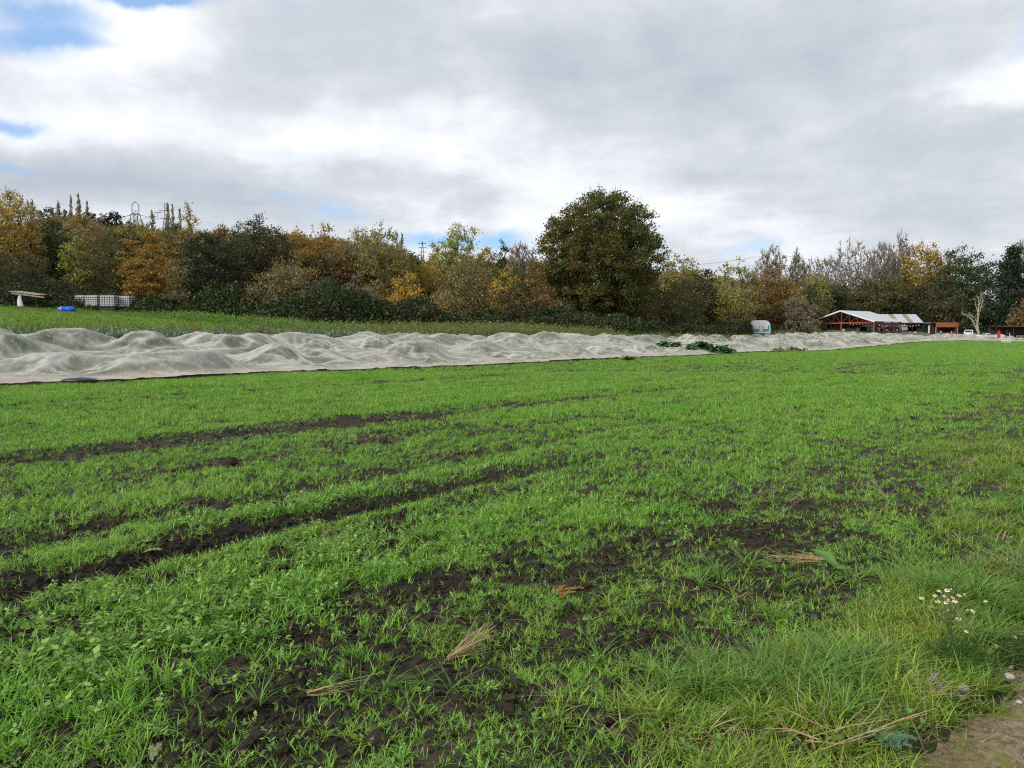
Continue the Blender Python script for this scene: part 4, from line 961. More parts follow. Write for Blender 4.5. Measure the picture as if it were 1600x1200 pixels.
for i, (u, Y, h, w, lab) in enumerate([(1216, 78, .4, 1.3, 'green weed in the netting hollow, left one of two'), (1240, 82, .5, 1.6, 'bigger green weed in the netting hollow right of its neighbour'), (1253, 82, .2, 1.2, 'flat green weed at the edge of the netting by the field'), (982, 50, .16, 1.2, 'low weed sprawling at the net edge near the middle'), (1143, 72, .2, 1.0, 'small weed at the net edge below the kale')]):
    kale('net_weed', lab, 'weed', u, Y, h, w, 26, M['weedy'], GW, 80 + i)

#PART2
# ============================================================ BUILT THINGS
def flat(name, c, rough=.6, metal=0, var=.15, scale=4): return rough_mat(name, c, var, scale, rough, .08, metal)
M['roof'] = flat('roof_sheet', (.47, .50, .52), .5, .0, .18, .8); M['strip'] = flat('translucent_sheet', (.26, .25, .15), .6, 0, .3, 1)
M['steel'] = flat('red_oxide_steel', (.34, .085, .04), .65); M['steel_dk'] = flat('dark_red_steel', (.15, .035, .02), .7)
M['white'] = flat('white_paint', (.74, .75, .74), .5); M['plank'] = rough_mat('planks', (.40, .33, .24), .35, 5, .85, .3); M['plank_dk'] = rough_mat('dark_planks', (.055, .042, .035), .4, 4, .9, .3)
M['fascia'] = rough_mat('orange_fascia', (.33, .12, .05), .25, 3, .8, .2); M['teal'] = flat('teal_paint', (.04, .30, .36), .5); M['tealdk'] = flat('dark_teal', (.015, .07, .075), .6)
M['cream'] = flat('cream_paint', (.70, .62, .47), .4, 0, .08); M['silver'] = flat('silver_paint', (.62, .65, .68), .3, .3, .05); M['tyre'] = flat('tyre', (.02, .02, .022), .9)
M['black'] = flat('dark_body', (.02, .022, .03), .35); M['red'] = flat('red_paint', (.75, .03, .02), .45); M['blue'] = flat('blue_plastic', (.02, .11, .62), .4)
M['cagem'] = flat('cage_metal', (.10, .10, .10), .5, .5); M['tank'] = flat('tank_plastic', (.66, .68, .68), .5, 0, .2, 2); M['lattice'] = flat('lattice_steel', (.10, .11, .12), .6, .3)
M['lamp'] = flat('peach_lantern', (.85, .36, .18), .5); M['rub'] = rough_mat('rubble', (.36, .28, .22), .4, 6, .9, .5); M['wire'] = flat('wire', (.06, .06, .065), .6)
m, g = newmat('glass_dark'); surf(g, pbr(g, (.02, .03, .045), .12, 0, None, .6)); M['glass'] = m
m, g = newmat('tail_light'); surf(g, pbr(g, (.45, .02, .02), .3)); M['tail'] = m

def corr(name, mat, parent, a, b, c, d, pitch=.35, amp=.035, th=.02):
    "corrugated sheet between ridge a-b and eave d-c"
    a, b, c, d = [np.array(q, float) for q in (a, b, c, d)]; L = np.linalg.norm(b - a); n = max(6, int(L / pitch * 4)); nn = np.cross(b - a, d - a); nn /= np.linalg.norm(nn)
    if nn[2] < 0: nn = -nn
    V = []
    for off in (0, -th):
        for i in range(n + 1):
            t = i / n; w = nn * (amp * sin(2 * pi * t * L / pitch) + off); V += [a + (b - a) * t + w, d + (c - d) * t + w]
    V = np.array(V); k = 2 * (n + 1); Fq = []
    for i in range(n):
        Fq += [(2 * i, 2 * i + 1, 2 * i + 3, 2 * i + 2), (k + 2 * i, k + 2 * i + 2, k + 2 * i + 3, k + 2 * i + 1), (2 * i + 1, k + 2 * i + 1, k + 2 * i + 3, 2 * i + 3), (2 * i, 2 * i + 2, k + 2 * i + 2, k + 2 * i)]
    Fq += [(0, k, k + 1, 1), (2 * n, 2 * n + 1, k + 2 * n + 1, k + 2 * n)]
    return link(name, mesh_np(name, V, np.array(Fq), [mat]), parent)

# open barn with gable roof
def barn():
    x, y = at(1314, 170); zg = gz(x, y) - .15; e = thing('open_barn', 'open-sided barn with white gable roof on rust-red steel frame', 'barn', (x, y, zg), -radians(52))
    pk = zt(485, 170) - zg; ev = zt(501.5, 166) - zg; hw = 7.3; Ln = 12.5
    for sx in (-1, 1):
        corr('roof_slope', M['roof'], e, (0, -.5, pk), (0, Ln, pk), (sx * (hw + .4), Ln, ev - .1), (sx * (hw + .4), -.5, ev - .1), .45, .03)
        f = MB(); f.beam((0, -.56, pk - .1), (sx * (hw + .4), -.56, ev - .2), .06, .32); f.build('bargeboard', M['white'], e)
    for j, yy in enumerate((0, Ln / 3, 2 * Ln / 3, Ln - .3)):
        t = MB(); tie = ev - .38
        t.beam((-hw, yy, tie), (hw, yy, tie), .16, .26)
        for sx in (-1, 1):
            t.beam((0, yy, pk - .34), (sx * hw, yy, ev - .25), .14, .18)
            for k in (1, 2, 3):
                xa = sx * hw * k / 4; za = pk - .3 - (pk - ev) * k / 4; xb = sx * hw * (k - 1) / 4
                t.beam((xa, yy, tie), (xa, yy, za), .07); t.beam((xb, yy, tie), (xa, yy, za), .06)
        t.beam((0, yy, tie), (0, yy, pk - .3), .12)
        t.build('roof_truss', M['steel'], e)
        for xx in ((-hw, 0, hw) if j in (0, 3) else (-hw, hw)):
            p = MB(); p.box((xx, yy, (tie - .13) / 2 - .2), (.22, .22, tie - .13 + .4)); p.build('post', M['steel'], e)
    pu = MB()
    for sx in (-1, 1):
        for k in (1, 2, 3, 4): pu.beam((sx * hw * k / 4.05, -.3, pk - .14 - (pk - ev) * k / 4), (sx * hw * k / 4.05, Ln, pk - .14 - (pk - ev) * k / 4), .06, .08)
    pu.build('purlin', M['steel_dk'], e)
    # lean-to on the left
    corr('lean_to_roof', M['roof'], e, (-hw - .1, 1., ev - .45), (-hw - .1, 8, ev - .45), (-hw - 2.8, 8, ev - .95), (-hw - 2.8, 1., ev - .95), .45, .03)
    for yy in (1.2, 7.8):
        p = MB(); p.box((-hw - 2.6, yy, (ev - 1.0) / 2 - .2), (.14, .14, ev - 1.0 + .4)); p.build('lean_to_post', M['steel'], e)
    b = MB(); b.box((hw + .12, Ln / 2, ev - .55), (.05, Ln - .6, .5)); b.build('eave_board', M['steel_dk'], e)
barn()
def shed():
    x0, y0 = at(1377, 188); x1, _ = at(1441, 188); W_ = x1 - x0; zg = gz((x0 + x1) / 2, y0) - .1; e = thing('long_shed', 'long dark shed whose white roof has two olive translucent strips', 'shed', (x0, y0, zg), radians(0))
    ev = zt(504.2, 188) - zg; rd = zt(491, 193) - zg; cuts = [0, .30, .42, .64, .76, 1.0]; sh = .9
    for k in range(5):
        a, b = cuts[k] * W_, cuts[k + 1] * W_
        corr('translucent_strip' if k % 2 else 'roof_sheet', M['strip'] if k % 2 else M['roof'], e, (a + sh, 5, rd), (b + sh - .01, 5, rd), (b - .01, -.4, ev), (a, -.4, ev), .4, .03)
    corr('rear_roof', M['roof'], e, (sh, 5.05, rd), (W_ + sh, 5.05, rd), (W_ + sh, 10, ev + .2), (sh, 10, ev + .2), .4, .03)
    w = MB(); w.box((W_ / 2 + .3, 6.2, ev / 2 - .2), (W_ + .6, .12, ev + .5)); w.build('back_wall', M['plank_dk'], e)
    w = MB(); w.box((W_ + .55, 3.2, ev / 2 - .2), (.1, 5.6, ev + .2)); w.build('side_wall', M['plank_dk'], e)
    bm = MB(); bm.beam((0, -.1, ev - .2), (W_, -.1, ev - .2), .12, .25); bm.build('eave_beam', M['steel_dk'], e)
    for k in range(5):
        p = MB(); p.box((W_ * k / 4 * .98 + .1, -.1, (ev - .34) / 2 - .2), (.14, .14, ev - .34 + .4)); p.build('post', M['plank'] if k == 2 else M['plank_dk'], e)
    # string of peach lanterns under the eave
    l = thing('lantern_string', 'string of peach paper lanterns hung under the dark shed eave', 'lanterns', (x0 - 1.2, y0 - 1.0, zg))
    wv = MB(); n = 15; W2 = W_ + .2; pts = []
    for i in range(n * 3 + 1):
        t = i / (n * 3); pts.append((t * W2, 0, ev - .45 - .35 * abs(sin(t * pi * 3.2)) + .05))
    for a, b in zip(pts[:-1], pts[1:]): wv.beam(a, b, .02)
    wv.build('cord', M['wire'], l)
    for i in range(n):
        p = pts[i * 3 + 1]; q = MB(); q.lathe([(.02, -.30), (.11, -.26), (.15, -.16), (.11, -.06), (.03, -.02)], 10, (p[0], 0, p[2])); q.build('lantern', M['lamp'], l, True)
    # second string inside the barn front
    bx, by = at(1322, 171.5); l = thing('lantern_string', 'orange lantern string hung under the tie beam of the open barn', 'lanterns', (bx, by - 1.5, zg), -radians(52))
    wv = MB(); n = 9; pts = [(6.2 * i / (n * 3), 0, ev - .55 - .12 * abs(sin(i / (n * 3) * pi * 3))) for i in range(n * 3 + 1)]
    for a, b in zip(pts[:-1], pts[1:]): wv.beam(a, b, .02)
    wv.build('cord', M['wire'], l)
    for i in range(n):
        p = pts[i * 3 + 1]; q = MB(); q.lathe([(.02, -.24), (.09, -.20), (.12, -.13), (.09, -.05), (.03, -.01)], 10, (p[0], 0, p[2])); q.build('lantern', M['lamp'], l, True)
    # link canopy between shed and kiosk
    ax, ay = at(1441.5, 186); bx_, _ = at(1461, 186); zc = zt(504.3, 186); zgg = gz(bx_, ay)
    c = thing('flat_canopy', 'flat dark canopy with rusty edge between dark shed and wooden kiosk', 'canopy', (ax, ay, zgg)); L = bx_ - ax
    r = MB(); r.box((L / 2, 1.5, zc - zgg - .05), (L, 3.2, .08)); r.build('roof', M['plank_dk'], c)
    r = MB(); r.box((L / 2, -.14, zc - zgg - .06), (L, .06, .16)); r.build('edge_board', M['rub'], c)
    r = MB(); r.box((L / 2, 3.0, (zc - zgg - .1) / 2 - .15), (L - .02, .08, zc - zgg - .1 + .2)); r.build('back_panel', M['tealdk'], c)
    for xx in (.1, L - .1):
        r = MB(); r.box((xx, .0, (zc - zgg - .1) / 2 - .15), (.1, .1, zc - zgg - .1 + .2)); r.build('post', M['plank_dk'], c)
    dx, dy = at(1455, 184.6); zb = gz(dx, dy); d = thing('fridge', 'pale blue-white upright fridge under the flat canopy', 'fridge', (dx, dy, zb), .1)
    r = MB(); r.box((0, 0, .95), (1.25, .7, 1.9)); r.build('cabinet', M['white'], d, bevel=.04)
    for sx in (-.31, .31):
        r = MB(); r.box((sx, -.37, 1.0), (.58, .04, 1.7)); r.build('door', M['tank'], d, bevel=.01)
    # kiosk
    kx, ky = at(1479, 180); zg = gz(kx, ky) - .1; W_ = 35 / F * 180; k = thing('wooden_kiosk', 'wooden kiosk with deep orange-brown fascia and open front', 'kiosk', (kx, ky, zg)); tp = zt(504, 180) - zg; fb = zt(511.2, 180) - zg
    r = MB(); r.box((0, -.04, (tp + fb) / 2), (W_, .06, tp - fb)); r.build('fascia', M['fascia'], k)
    r = MB(); r.box((0, 1.4, tp - .1), (W_ - .02, 2.8, .08)); r.build('roof', M['plank_dk'], k)
    r = MB(); r.box((0, 2.6, tp / 2 - .1), (W_ - .06, .08, tp - .1)); r.build('back_wall', M['plank_dk'], k)
    for sx in (-1, 1):
        r = MB(); r.box((sx * (W_ / 2 - .1), .05, (fb - .02) / 2 - .1), (.14, .14, fb + .15)); r.build('post', M['plank'], k)
    r = MB(); r.box((W_ / 2 - .45, 1.2, tp / 2 - .1), (.08, 2.6, tp - .3)); r.build('side_wall', M['steel_dk'], k)
    r = MB(); r.box((-.1, .3, .85), (W_ - .7, .6, .08)); r.box((-.1, .3, .4), (W_ - .8, .5, .8)); r.build('counter', M['rub'], k)
    for i, (xx, s_, mm, lb) in enumerate([(-1.2, .32, 'white', 'small white tub on the kiosk counter'), (1.3, .3, 'cream', 'cream tub at the right end of the kiosk counter')]):
        r = MB(); r.lathe([(s_ * .4, 0), (s_ * .5, s_ * .9), (s_ * .54, s_), (s_ * .2, s_ * 1.15)], 12); o = r.build('tub', M[mm], None, True); o.location = (kx + xx, ky + .3, zg + .89); tag(o, lb, 'tub')
shed()

def car(name, label, cat, u, Y, rz, body, L=4.4, Wc=1.8, Hc=1.55, kind='estate'):
    x, y = at(u, Y); e = thing(name, label, cat, (x, y, gz(x, y)), rz)
    hl = L / 2
    if kind == 'estate': low = [(-hl, .35), (-hl, .85), (-hl + .1, 1.0), (hl - 1.35, .98), (hl - .25, .82), (hl, .62), (hl, .32)]; top = [(-hl + .08, 1.0), (-hl + .35, Hc - .05), (-hl + .7, Hc), (.45, Hc - .02), (1.15, 1.0)]
    elif kind == 'hatch': low = [(-hl, .35), (-hl, .8), (-hl + .05, .95), (hl - 1.1, .95), (hl - .2, .8), (hl, .6), (hl, .32)]; top = [(-hl + .05, .95), (-hl + .45, Hc), (.3, Hc), (hl - 1.15, .95)]
    else: low = [(-hl, .4), (-hl, .95), (-hl + .15, 1.05), (hl - .5, 1.0), (hl - .1, .8), (hl, .45)]; top = [(-.7, 1.04), (-.4, Hc), (.5, Hc), (.8, 1.04)]
    b = MB(); b.prism(low[::-1], -Wc / 2, Wc / 2); 
    n = len(top); iw = Wc / 2 - .03; tw = Wc / 2 - .24; v = []
    for s_ in (-1, 1): v += [(p[0], s_ * (iw if p[1] < 1.06 else tw), p[1] - (.01 if p[1] < 1.06 else 0)) for p in top]
    b.add(v, [tuple(range(n)), tuple(range(2 * n - 1, n - 1, -1))] + [(i, i + n, (i + 1) % n + n, (i + 1) % n) for i in range(n)])
    b.build('body', M[body], e, bevel=.04)
    # glass
    def lerp(p, q, t): return np.array(p) * (1 - t) + np.array(q) * t
    zr = top[0][1]
    for s_ in (-1, 1):
        w = MB(); lo = lambda X: (X, s_ * (iw + .012), zr + .05); pts = [(top[0][0] + .25, zr + .05), (top[1][0] + .2, Hc - .12), (top[-2][0] - .05, Hc - .12), (top[-1][0] - .18, zr + .05)]
        vv = []
        for off in (.012, -.01):
            for p in pts:
                t = (p[1] - zr) / (Hc - zr); vv.append((p[0], s_ * (iw + (tw - iw) * t + off), p[1]))
        w.add(vv, [(0, 1, 2, 3), (7, 6, 5, 4), (0, 4, 5, 1), (1, 5, 6, 2), (2, 6, 7, 3), (3, 7, 4, 0)]); w.build('side_window', M['glass'], e)
    for nm, A_, B_, sg in (('rear_window', top[0], top[1], -1), ('windscreen', top[-1], top[-2], 1)):
        w = MB(); vv = []
        for off in (.02, -.01):
            for t in (.15, .88):
                p = lerp(A_, B_, t); ww = (iw + (tw - iw) * t) * .86; vv += [(p[0] + sg * off, -ww, p[1] + off * .4), (p[0] + sg * off, ww, p[1] + off * .4)]
        w.add(vv, [(0, 1, 3, 2), (4, 6, 7, 5), (0, 2, 6, 4), (1, 5, 7, 3), (0, 4, 5, 1), (2, 3, 7, 6)]); w.build(nm, M['glass'], e)
    for sx in (-hl + .8, hl - .85):
        for sy in (-1, 1):
            w = MB(); w.cyl((sx, sy * (Wc / 2 - .18), .32), (sx, sy * (Wc / 2 + .02), .32), .33, n=18); wo = w.build('wheel', M['tyre'], e)
            r = MB(); r.cyl((sx, sy * (Wc / 2 + .021), .32), (sx, sy * (Wc / 2 + .035), .32), .2, n=14); r.build('rim', M['silver'], wo)
    for sy in (-1, 1):
        t = MB(); t.box((-hl - .005, sy * (Wc / 2 - .22), .84), (.04, .34, .16)); t.build('tail_light', M['tail'], e)
        t = MB(); t.box((hl - .08, sy * (Wc / 2 - .26), .66), (.2, .34, .14)); t.build('headlight', M['glass'], e)
    t = MB(); t.box((-hl - .01, 0, .68), (.03, .52, .12)); t.build('number_plate', M['cream'], e)
    return e
car('parked_estate', 'silver-white estate car seen from behind, parked left of the dead tree', 'car', 1515, 168, radians(52), 'silver', 4.5, 1.85, 1.72)
car('parked_car', 'dark parked car inside the open barn shade, left of the white hatchback', 'car', 1389, 178, radians(190), 'black', 4.3, 1.75, 1.5)
car('parked_hatchback', 'small white hatchback parked in front of the dark shed', 'car', 1406, 181, radians(215), 'white', 3.7, 1.65, 1.45, 'hatch')
e = car('cream_car', 'low cream open car with small white screen right of the dead tree', 'car', 1540, 158, radians(12), 'cream', 3.5, 1.6, 1.42, 'low')
e = car('small_van', 'small white car nose showing between cream car and red board', 'car', 1556, 163, radians(200), 'white', 3.2, 1.5, 1.25, 'hatch')

def misc():
    # caravan
    x, y = at(1187, 113); zg = gz(x, y); tp = zt(500.8, 113) - zg; zb = tp - 1.9; e = thing('caravan', 'small old caravan, white roof above teal side, by the hedge', 'caravan', (x, y, zg), radians(-24)); e.scale = (.86, .86, 1)
    def prof(z0, z1, hl): return [(-hl + .05, z0), (-hl - .05, (z0 + z1) / 2), (-hl + .1, z1 - .55), (-hl + .5, z1 - .08), (-hl + .9, z1), (hl - .9, z1), (hl - .5, z1 - .08), (hl - .1, z1 - .55), (hl + .05, (z0 + z1) / 2), (hl - .05, z0)][::-1]
    b = MB(); p = prof(zb, tp, 1.75); b.prism(p, -.95, .95); b.build('body', M['tank'], e, bevel=.05)
    b = MB(); b.box((-.05, -.965, zb + .72), (3.3, .04, .88)); b.build('teal_band', M['teal'], e, bevel=.01)
    for xx, w_ in ((-.55, 1.0), (1.05, .7)):
        b = MB(); b.box((xx, -.99, zb + .9), (w_, .03, .52)); b.build('window', M['tank'], e)
    b = MB(); b.box((.3, -.99, zb + .72), (.5, .025, .86)); b.build('door', M['cream'], e)
    b = MB(); b.box((1.79, 0, zb + .95), (.04, 1.3, .5)); b.build('end_window', M['glass'], e)
    for sy in (-.9, .9):
        b = MB(); b.cyl((0, sy - .05, .32), (0, sy + .05, .32), .32, n=16); b.build('wheel', M['tyre'], e)
    b = MB(); b.beam((1.7, 0, .45), (2.9, 0, .4), .08); b.box((0, 0, .5), (3.4, .12, .4)); b.build('drawbar', M['lattice'], e)
    # IBC tanks
    cage = None; G_ = 'caged white tanks at the foot of the wood'; base = []
    for i, (u, yy, lab) in enumerate([(133, 84.6, 'caged white tank at the left end of the row, partly hidden'), (149, 83.6, 'caged white tank second from the left in the row'), (173, 82.6, 'widest-looking caged white tank, third in the row right of a dark gap'), (199, 83.4, 'caged white tank at the right end, half buried in leaves')]):
        x, y = at(u, yy); zg = gz(x, y); tp = zt(460.5 + (1.2 if i == 3 else 0), yy) - zg
        if i == 0:
            e = thing('water_tank', lab, 'tank', (x, y, zg), .05, G_); tp /= 1.2; e.scale = (1.2, 1.2, 1.2); z0 = tp - 1.15
            b = MB(); b.box((0, 0, z0 + .58), (1.14, .94, .98)); t = b.build('tank_body', M['tank'], e, bevel=.08)
            b = MB(); b.cyl((0, 0, z0 + 1.07), (0, 0, z0 + 1.13), .14); b.build('cap', M['red'], e)
            b = MB()
            for k in range(7):
                xx = -.58 + k * .194
                for sy in (-.49, .49): b.box((xx, sy, z0 + .6), (.022, .022, 1.05))
            for k in range(6):
                z = z0 + .12 + k * .195
                for sy in (-.505, .505): b.box((0, sy, z), (1.2, .022, .026))
                for sx in (-.6, .6): b.box((sx, 0, z), (.022, 1.0, .026))
            for k in range(5):
                for sx in (-.585, .585): b.box((sx, -.4 + k * .2, z0 + .6), (.022, .022, 1.05))
            b.build('cage', M['cagem'], e)
            b = MB()
            for k in range(3): b.box((0, -.42 + k * .42, z0 / 2), (1.2, .12, max(.1, z0)))
            b.box((0, 0, z0 + .02), (1.2, 1.0, .06)); b.build('pallet', M['plank_dk'], e)
            src = e
        else:
            e = src.copy(); COL.objects.link(e); e.location = (x, y, zg + (tp - (zt(460.5, 84.6) - gz(*at(133, 84.6))))); e.rotation_euler.z = [.05, -.08, .03, -.1][i]; e.scale = (1.35, 1.2, 1.2) if i == 2 else (1.2, 1.2, 1.2); e['label'] = lab
            for ch in src.children: c = ch.copy(); COL.objects.link(c); c.parent = e
    # blue trough
    x, y = at(105.5, 77); zg = gz(x, y); e = thing('blue_barrel', 'bright blue plastic barrel lying on its side left of the caged tanks', 'barrel', (x, y, zt(488.5, 77)), .08)
    b = MB(); pr = [(.02, -.78), (.24, -.78), (.27, -.72), (.30, -.35), (.315, -.3), (.30, -.25), (.30, .25), (.315, .3), (.30, .35), (.27, .72), (.24, .78), (.02, .78)]
    b.lathe(pr, 20); v = np.concatenate(b.v); v = np.stack([v[:, 2], v[:, 0], v[:, 1] + .31], 1); b.v = [v]; b.build('drum', M['blue'], e, True)
    b = MB(); b.cyl((-.47, 0, .31), (-.43, 0, .31), .325, n=20); b.build('band', M['tank'], e)
    b = MB(); b.box((0, 0, -.35), (1.0, .5, .7)); b.build('stand', M['plank_dk'], e)
    # lean-to shelter
    x, y = at(50, 81.5); zg = gz(x, y); e = thing('wooden_shelter', 'small lean-to of weathered boards at the left edge', 'shelter', (x, y, zg), .06); k_ = 81.5 / F
    zt1 = zt(455.5, 81.5) - zg; zt2 = zt(461, 81.5) - zg
    b = MB()
    for j in range(7):
        yy = -.8 + j * .3; b.add([(-1.75, yy, zt1 + .02 * j), (1.1, yy, zt2 + .02 * j), (1.1, yy + .27, zt2 + .02 * j + .02), (-1.75, yy + .27, zt1 + .02 * j + .02), (-1.75, yy, zt1 + .02 * j - .05), (1.1, yy, zt2 + .02 * j - .05), (1.1, yy + .27, zt2 + .02 * j - .03), (-1.75, yy + .27, zt1 + .02 * j - .03)],
                                [(0, 1, 2, 3), (7, 6, 5, 4), (0, 4, 5, 1), (1, 5, 6, 2), (2, 6, 7, 3), (3, 7, 4, 0)])
    b.build('roof', M['plank'], e)
    b = MB(); b.beam((-1.5, -.75, zt1 - .22), (1.8, -.75, zt2 - .28), .06, .13); b.build('rail', M['plank'], e)
    for xx in (-1.35, .95):
        for yy in (-.7, .9):
            b = MB(); b.box((xx, yy, (zt2 - .1) / 2 - .1), (.07, .07, zt2 - .05)); b.build('post', M['plank_dk'], e)
    x2, y2 = at(33.5, 80.6); zz = zt(463, 80.6); e = thing('white_sack', 'limp white sack hanging from the left corner of the board shelter', 'sack', (x2, y2, zz)); b = MB(); b.lathe([(.27, -1.12), (.32, -1.0), (.30, -.7), (.22, -.3), (.15, -.05), (.18, .06), (.05, .08)], 14)
    v = np.concatenate(b.v); v[:, 1] *= .5; v[:, 0] += .05 * np.sin(v[:, 2] * 4); b.v = [v]; b.build('bag', M['tank'], e, True)
    b = MB(); b.cyl((0, 0, .05), (.02, 0, .28), .02, n=6); b.build('cord', M['cagem'], e)
    # pale irrigation hose strip
    b = MB(); p0 = at(-60, 61.5); p1 = at(172, 66)
    for j in range(30):
        q0 = [p0[0] + (p1[0] - p0[0]) * j / 30, p0[1] + (p1[1] - p0[1]) * j / 30]; q1 = [p0[0] + (p1[0] - p0[0]) * (j + 1) / 30, p0[1] + (p1[1] - p0[1]) * (j + 1) / 30]
        b.beam((q0[0], q0[1], gz(*q0) + .12), (q1[0], q1[1], gz(*q1) + .12), .25, .04)
    tag(b.build('ground_sheet', flat('sheet_grey', (.30, .33, .31)), None), 'narrow pale ground sheet lying along the far green strip', 'sheet')
    # pylons
    def pylon(label, u, Y, vt, vb, hw, head):
        x, y = at(u, Y); zb = gz(x, y) - 1; top = zt(vt, Y) - zb; hd = (vb - vt) / F * Y; e = thing('pylon', label, 'pylon', (x, y, zb)); w = hw; b = MB(); th = .24 * Y / 350
        zc = top - hd; bw = w * 2.2
        for sx in (-1, 1):
            for sy in (-1, 1): b.beam((sx * bw, sy * bw, 0), (sx * w * .9, sy * w * .9, zc), th)
        nseg = 6
        for j in range(nseg):
            za, zb_ = zc * j / nseg, zc * (j + 1) / nseg; wa = bw + (w * .9 - bw) * j / nseg; wb = bw + (w * .9 - bw) * (j + 1) / nseg
            for sy in (-1, 1):
                b.beam((-wa, sy * wa, za), (wb, sy * wb, zb_), th * .6); b.beam((wa, sy * wa, za), (-wb, sy * wb, zb_), th * .6)
                b.beam((-wb, sy * wb, zb_), (wb, sy * wb, zb_), th * .6)
        b.build('tower', M['lattice'], e); b = MB()
        if head == 'house':
            for sx in (-1, 1):
                b.beam((sx * w, 0, zc - .5), (sx * w, 0, top - hd * .28), th); b.beam((sx * w, 0, top - hd * .28), (0, 0, top), th * .9)
                b.beam((sx * w, 0, zc), (0, 0, zc + hd * .22), th * .7)
            b.beam((-w * 1.1, 0, zc), (w * 1.1, 0, zc), th); b.beam((-w, 0, zc + hd * .30), (w, 0, zc + hd * .30), th * .5)
            for sx in (-1, 1): b.beam((sx * w, 0, zc - .3), (sx * w * 4.2, 0, zc - 1.4), th * .8); b.beam((sx * w, 0, zc - 3.6), (sx * w * 3.6, 0, zc - 4.6), th * .7); b.beam((sx * w, 0, zc - 2.6), (sx * w * 4.2, 0, zc - 1.4), th * .4)
        elif head == 'twin':
            for sx in (-1, 1): b.beam((sx * w, 0, zc), (sx * w * .8, 0, top - (0 if sx < 0 else hd * .1)), th)
            for z, l in ((zc + hd * .50, 3.6), (zc + hd * .40, 5.6), (zc, 3)): b.beam((-w * l, 0, z), (w * (2 if l < 5 else -2.5), 0, z), th * .9)
            for j in range(5): b.beam((-w, 0, zc + hd * j / 5), (w, 0, zc + hd * (j + 1) / 5), th * .4)
            for sx in (-5.6, -4.2): b.beam((w * sx, 0, zc + hd * .4), (w * sx, 0, zc - hd * .1), th * .4)
        else:
            b.beam((-w, 0, zc), (0, 0, top), th); b.beam((w, 0, zc), (0, 0, top), th)
            for j in range(3): b.beam((-w * (3.2 - j * .2), 0, top - hd * (.15 + .3 * j)), (w * (3.2 - j * .2), 0, top - hd * (.15 + .3 * j)), th)
        b.build('head_frame', M['lattice'], e)
        return (x, y, zb + zc), (x, y, zb + top)
    a = pylon('first pylon on the hill with pointed house-shaped head frame', 217.5, 330, 315, 334, 1.45, 'house')
    c = pylon('second pylon on the hill with two upright masts and left arms', 266, 345, 317, 341, 1.0, 'twin')
    d = pylon('small far pylon between the green tree and slender yellowing poplar', 661, 620, 377, 399, 1.1, 'arms')
    def wires(label, segs, r):
        mb = MB()
        for p, q, sag in segs:
            p = np.array(p, float); q = np.array(q, float); pts = [p + (q - p) * t - np.array([0, 0, sag * 4 * t * (1 - t)]) for t in np.linspace(0, 1, 15)]
            for s_, t_ in zip(pts[:-1], pts[1:]): mb.beam(s_, t_, r)
        tag(mb.build('power_line', M['wire'], None), label, 'power line', 'power lines')
    far = lambda u, v, Y: (at(u, Y)[0], Y, zt(v, Y))
    wires('thin power lines between the two hill pylons', [(a[1], c[1], .6), ((a[0][0] + 4, a[0][1], a[0][2] - 1.4), (c[0][0] - 4, c[0][1], c[0][2] + .5), .5), ((a[0][0] + 4, a[0][1], a[0][2] - 4.6), (c[0][0] - 3, c[0][1], c[0][2] - 3), .5)], .03)
    wires('thin power lines running right from the second pylon toward the far small pylon', [(c[1], d[1], 8), ((c[0][0], c[0][1], c[0][2] + 3), (d[1][0], d[1][1], d[1][2] - 3), 8), (c[0], (d[0][0], d[0][1], d[0][2]), 8)], .03)
    wires('thin power lines leaving the first pylon to the left', [(a[1], far(-120, 311, 330), 2), ((a[0][0] - 4, a[0][1], a[0][2] - 1.4), far(-120, 330, 330), 2)], .03)
    wires('single dark wire crossing the sky above the olive trees right of the oak', [(far(900, 418, 150), far(1208, 396.5, 175), 1.2), (far(1208, 396.5, 175), far(1420, 412, 200), 1.0)], .05)
    # dead pale tree
    x, y = at(1529, 172); zg = gz(x, y) - .1; e = thing('dead_tree', 'pale bare dead tree with forked trunk right of the silver car', 'tree', (x, y, zg)); rng = np.random.default_rng(4)
    k_ = 172 / F; P = lambda u, v, dy=0: np.array([(u - 1529) * k_, dy, zt(v, 172) - zg])
    path = [[P(1529, 527), P(1528.5, 520), P(1527, 508, .2), P(1527, 497), P(1526, 486, -.2), P(1528, 476), P(1527, 466)], [P(1528.4, 520), P(1525, 512, .2), P(1521, 505), P(1518.5, 500.5), P(1515, 496, .3), P(1508, 492.5), P(1503, 491)],
            [P(1527, 497), P(1530, 489, .3), P(1531, 480), P(1534, 470), P(1533, 462)], [P(1527.3, 503), P(1524, 498.5, .3), P(1520, 496), P(1514, 494)], [P(1526, 486), P(1523, 478), P(1521.5, 469)], [P(1528, 476), P(1530, 470), P(1530.5, 463)]]
    rad = [.30, .2, .14, .12, .1, .08]; a_, b_, r0, r1 = [], [], [], []
    for pth, r in zip(path, rad):
        n = len(pth) - 1
        for j in range(n): a_.append(pth[j]); b_.append(pth[j + 1]); r0.append(r * (1 - .75 * j / n)); r1.append(r * (1 - .75 * (j + 1) / n))
    V, Fc = tubes(a_, b_, r0, r1, 7); link('trunk', mesh_np('trunk', V, Fc, [M['bark_pale']], True), e)
    a_, b_, r0, r1 = [], [], [], []
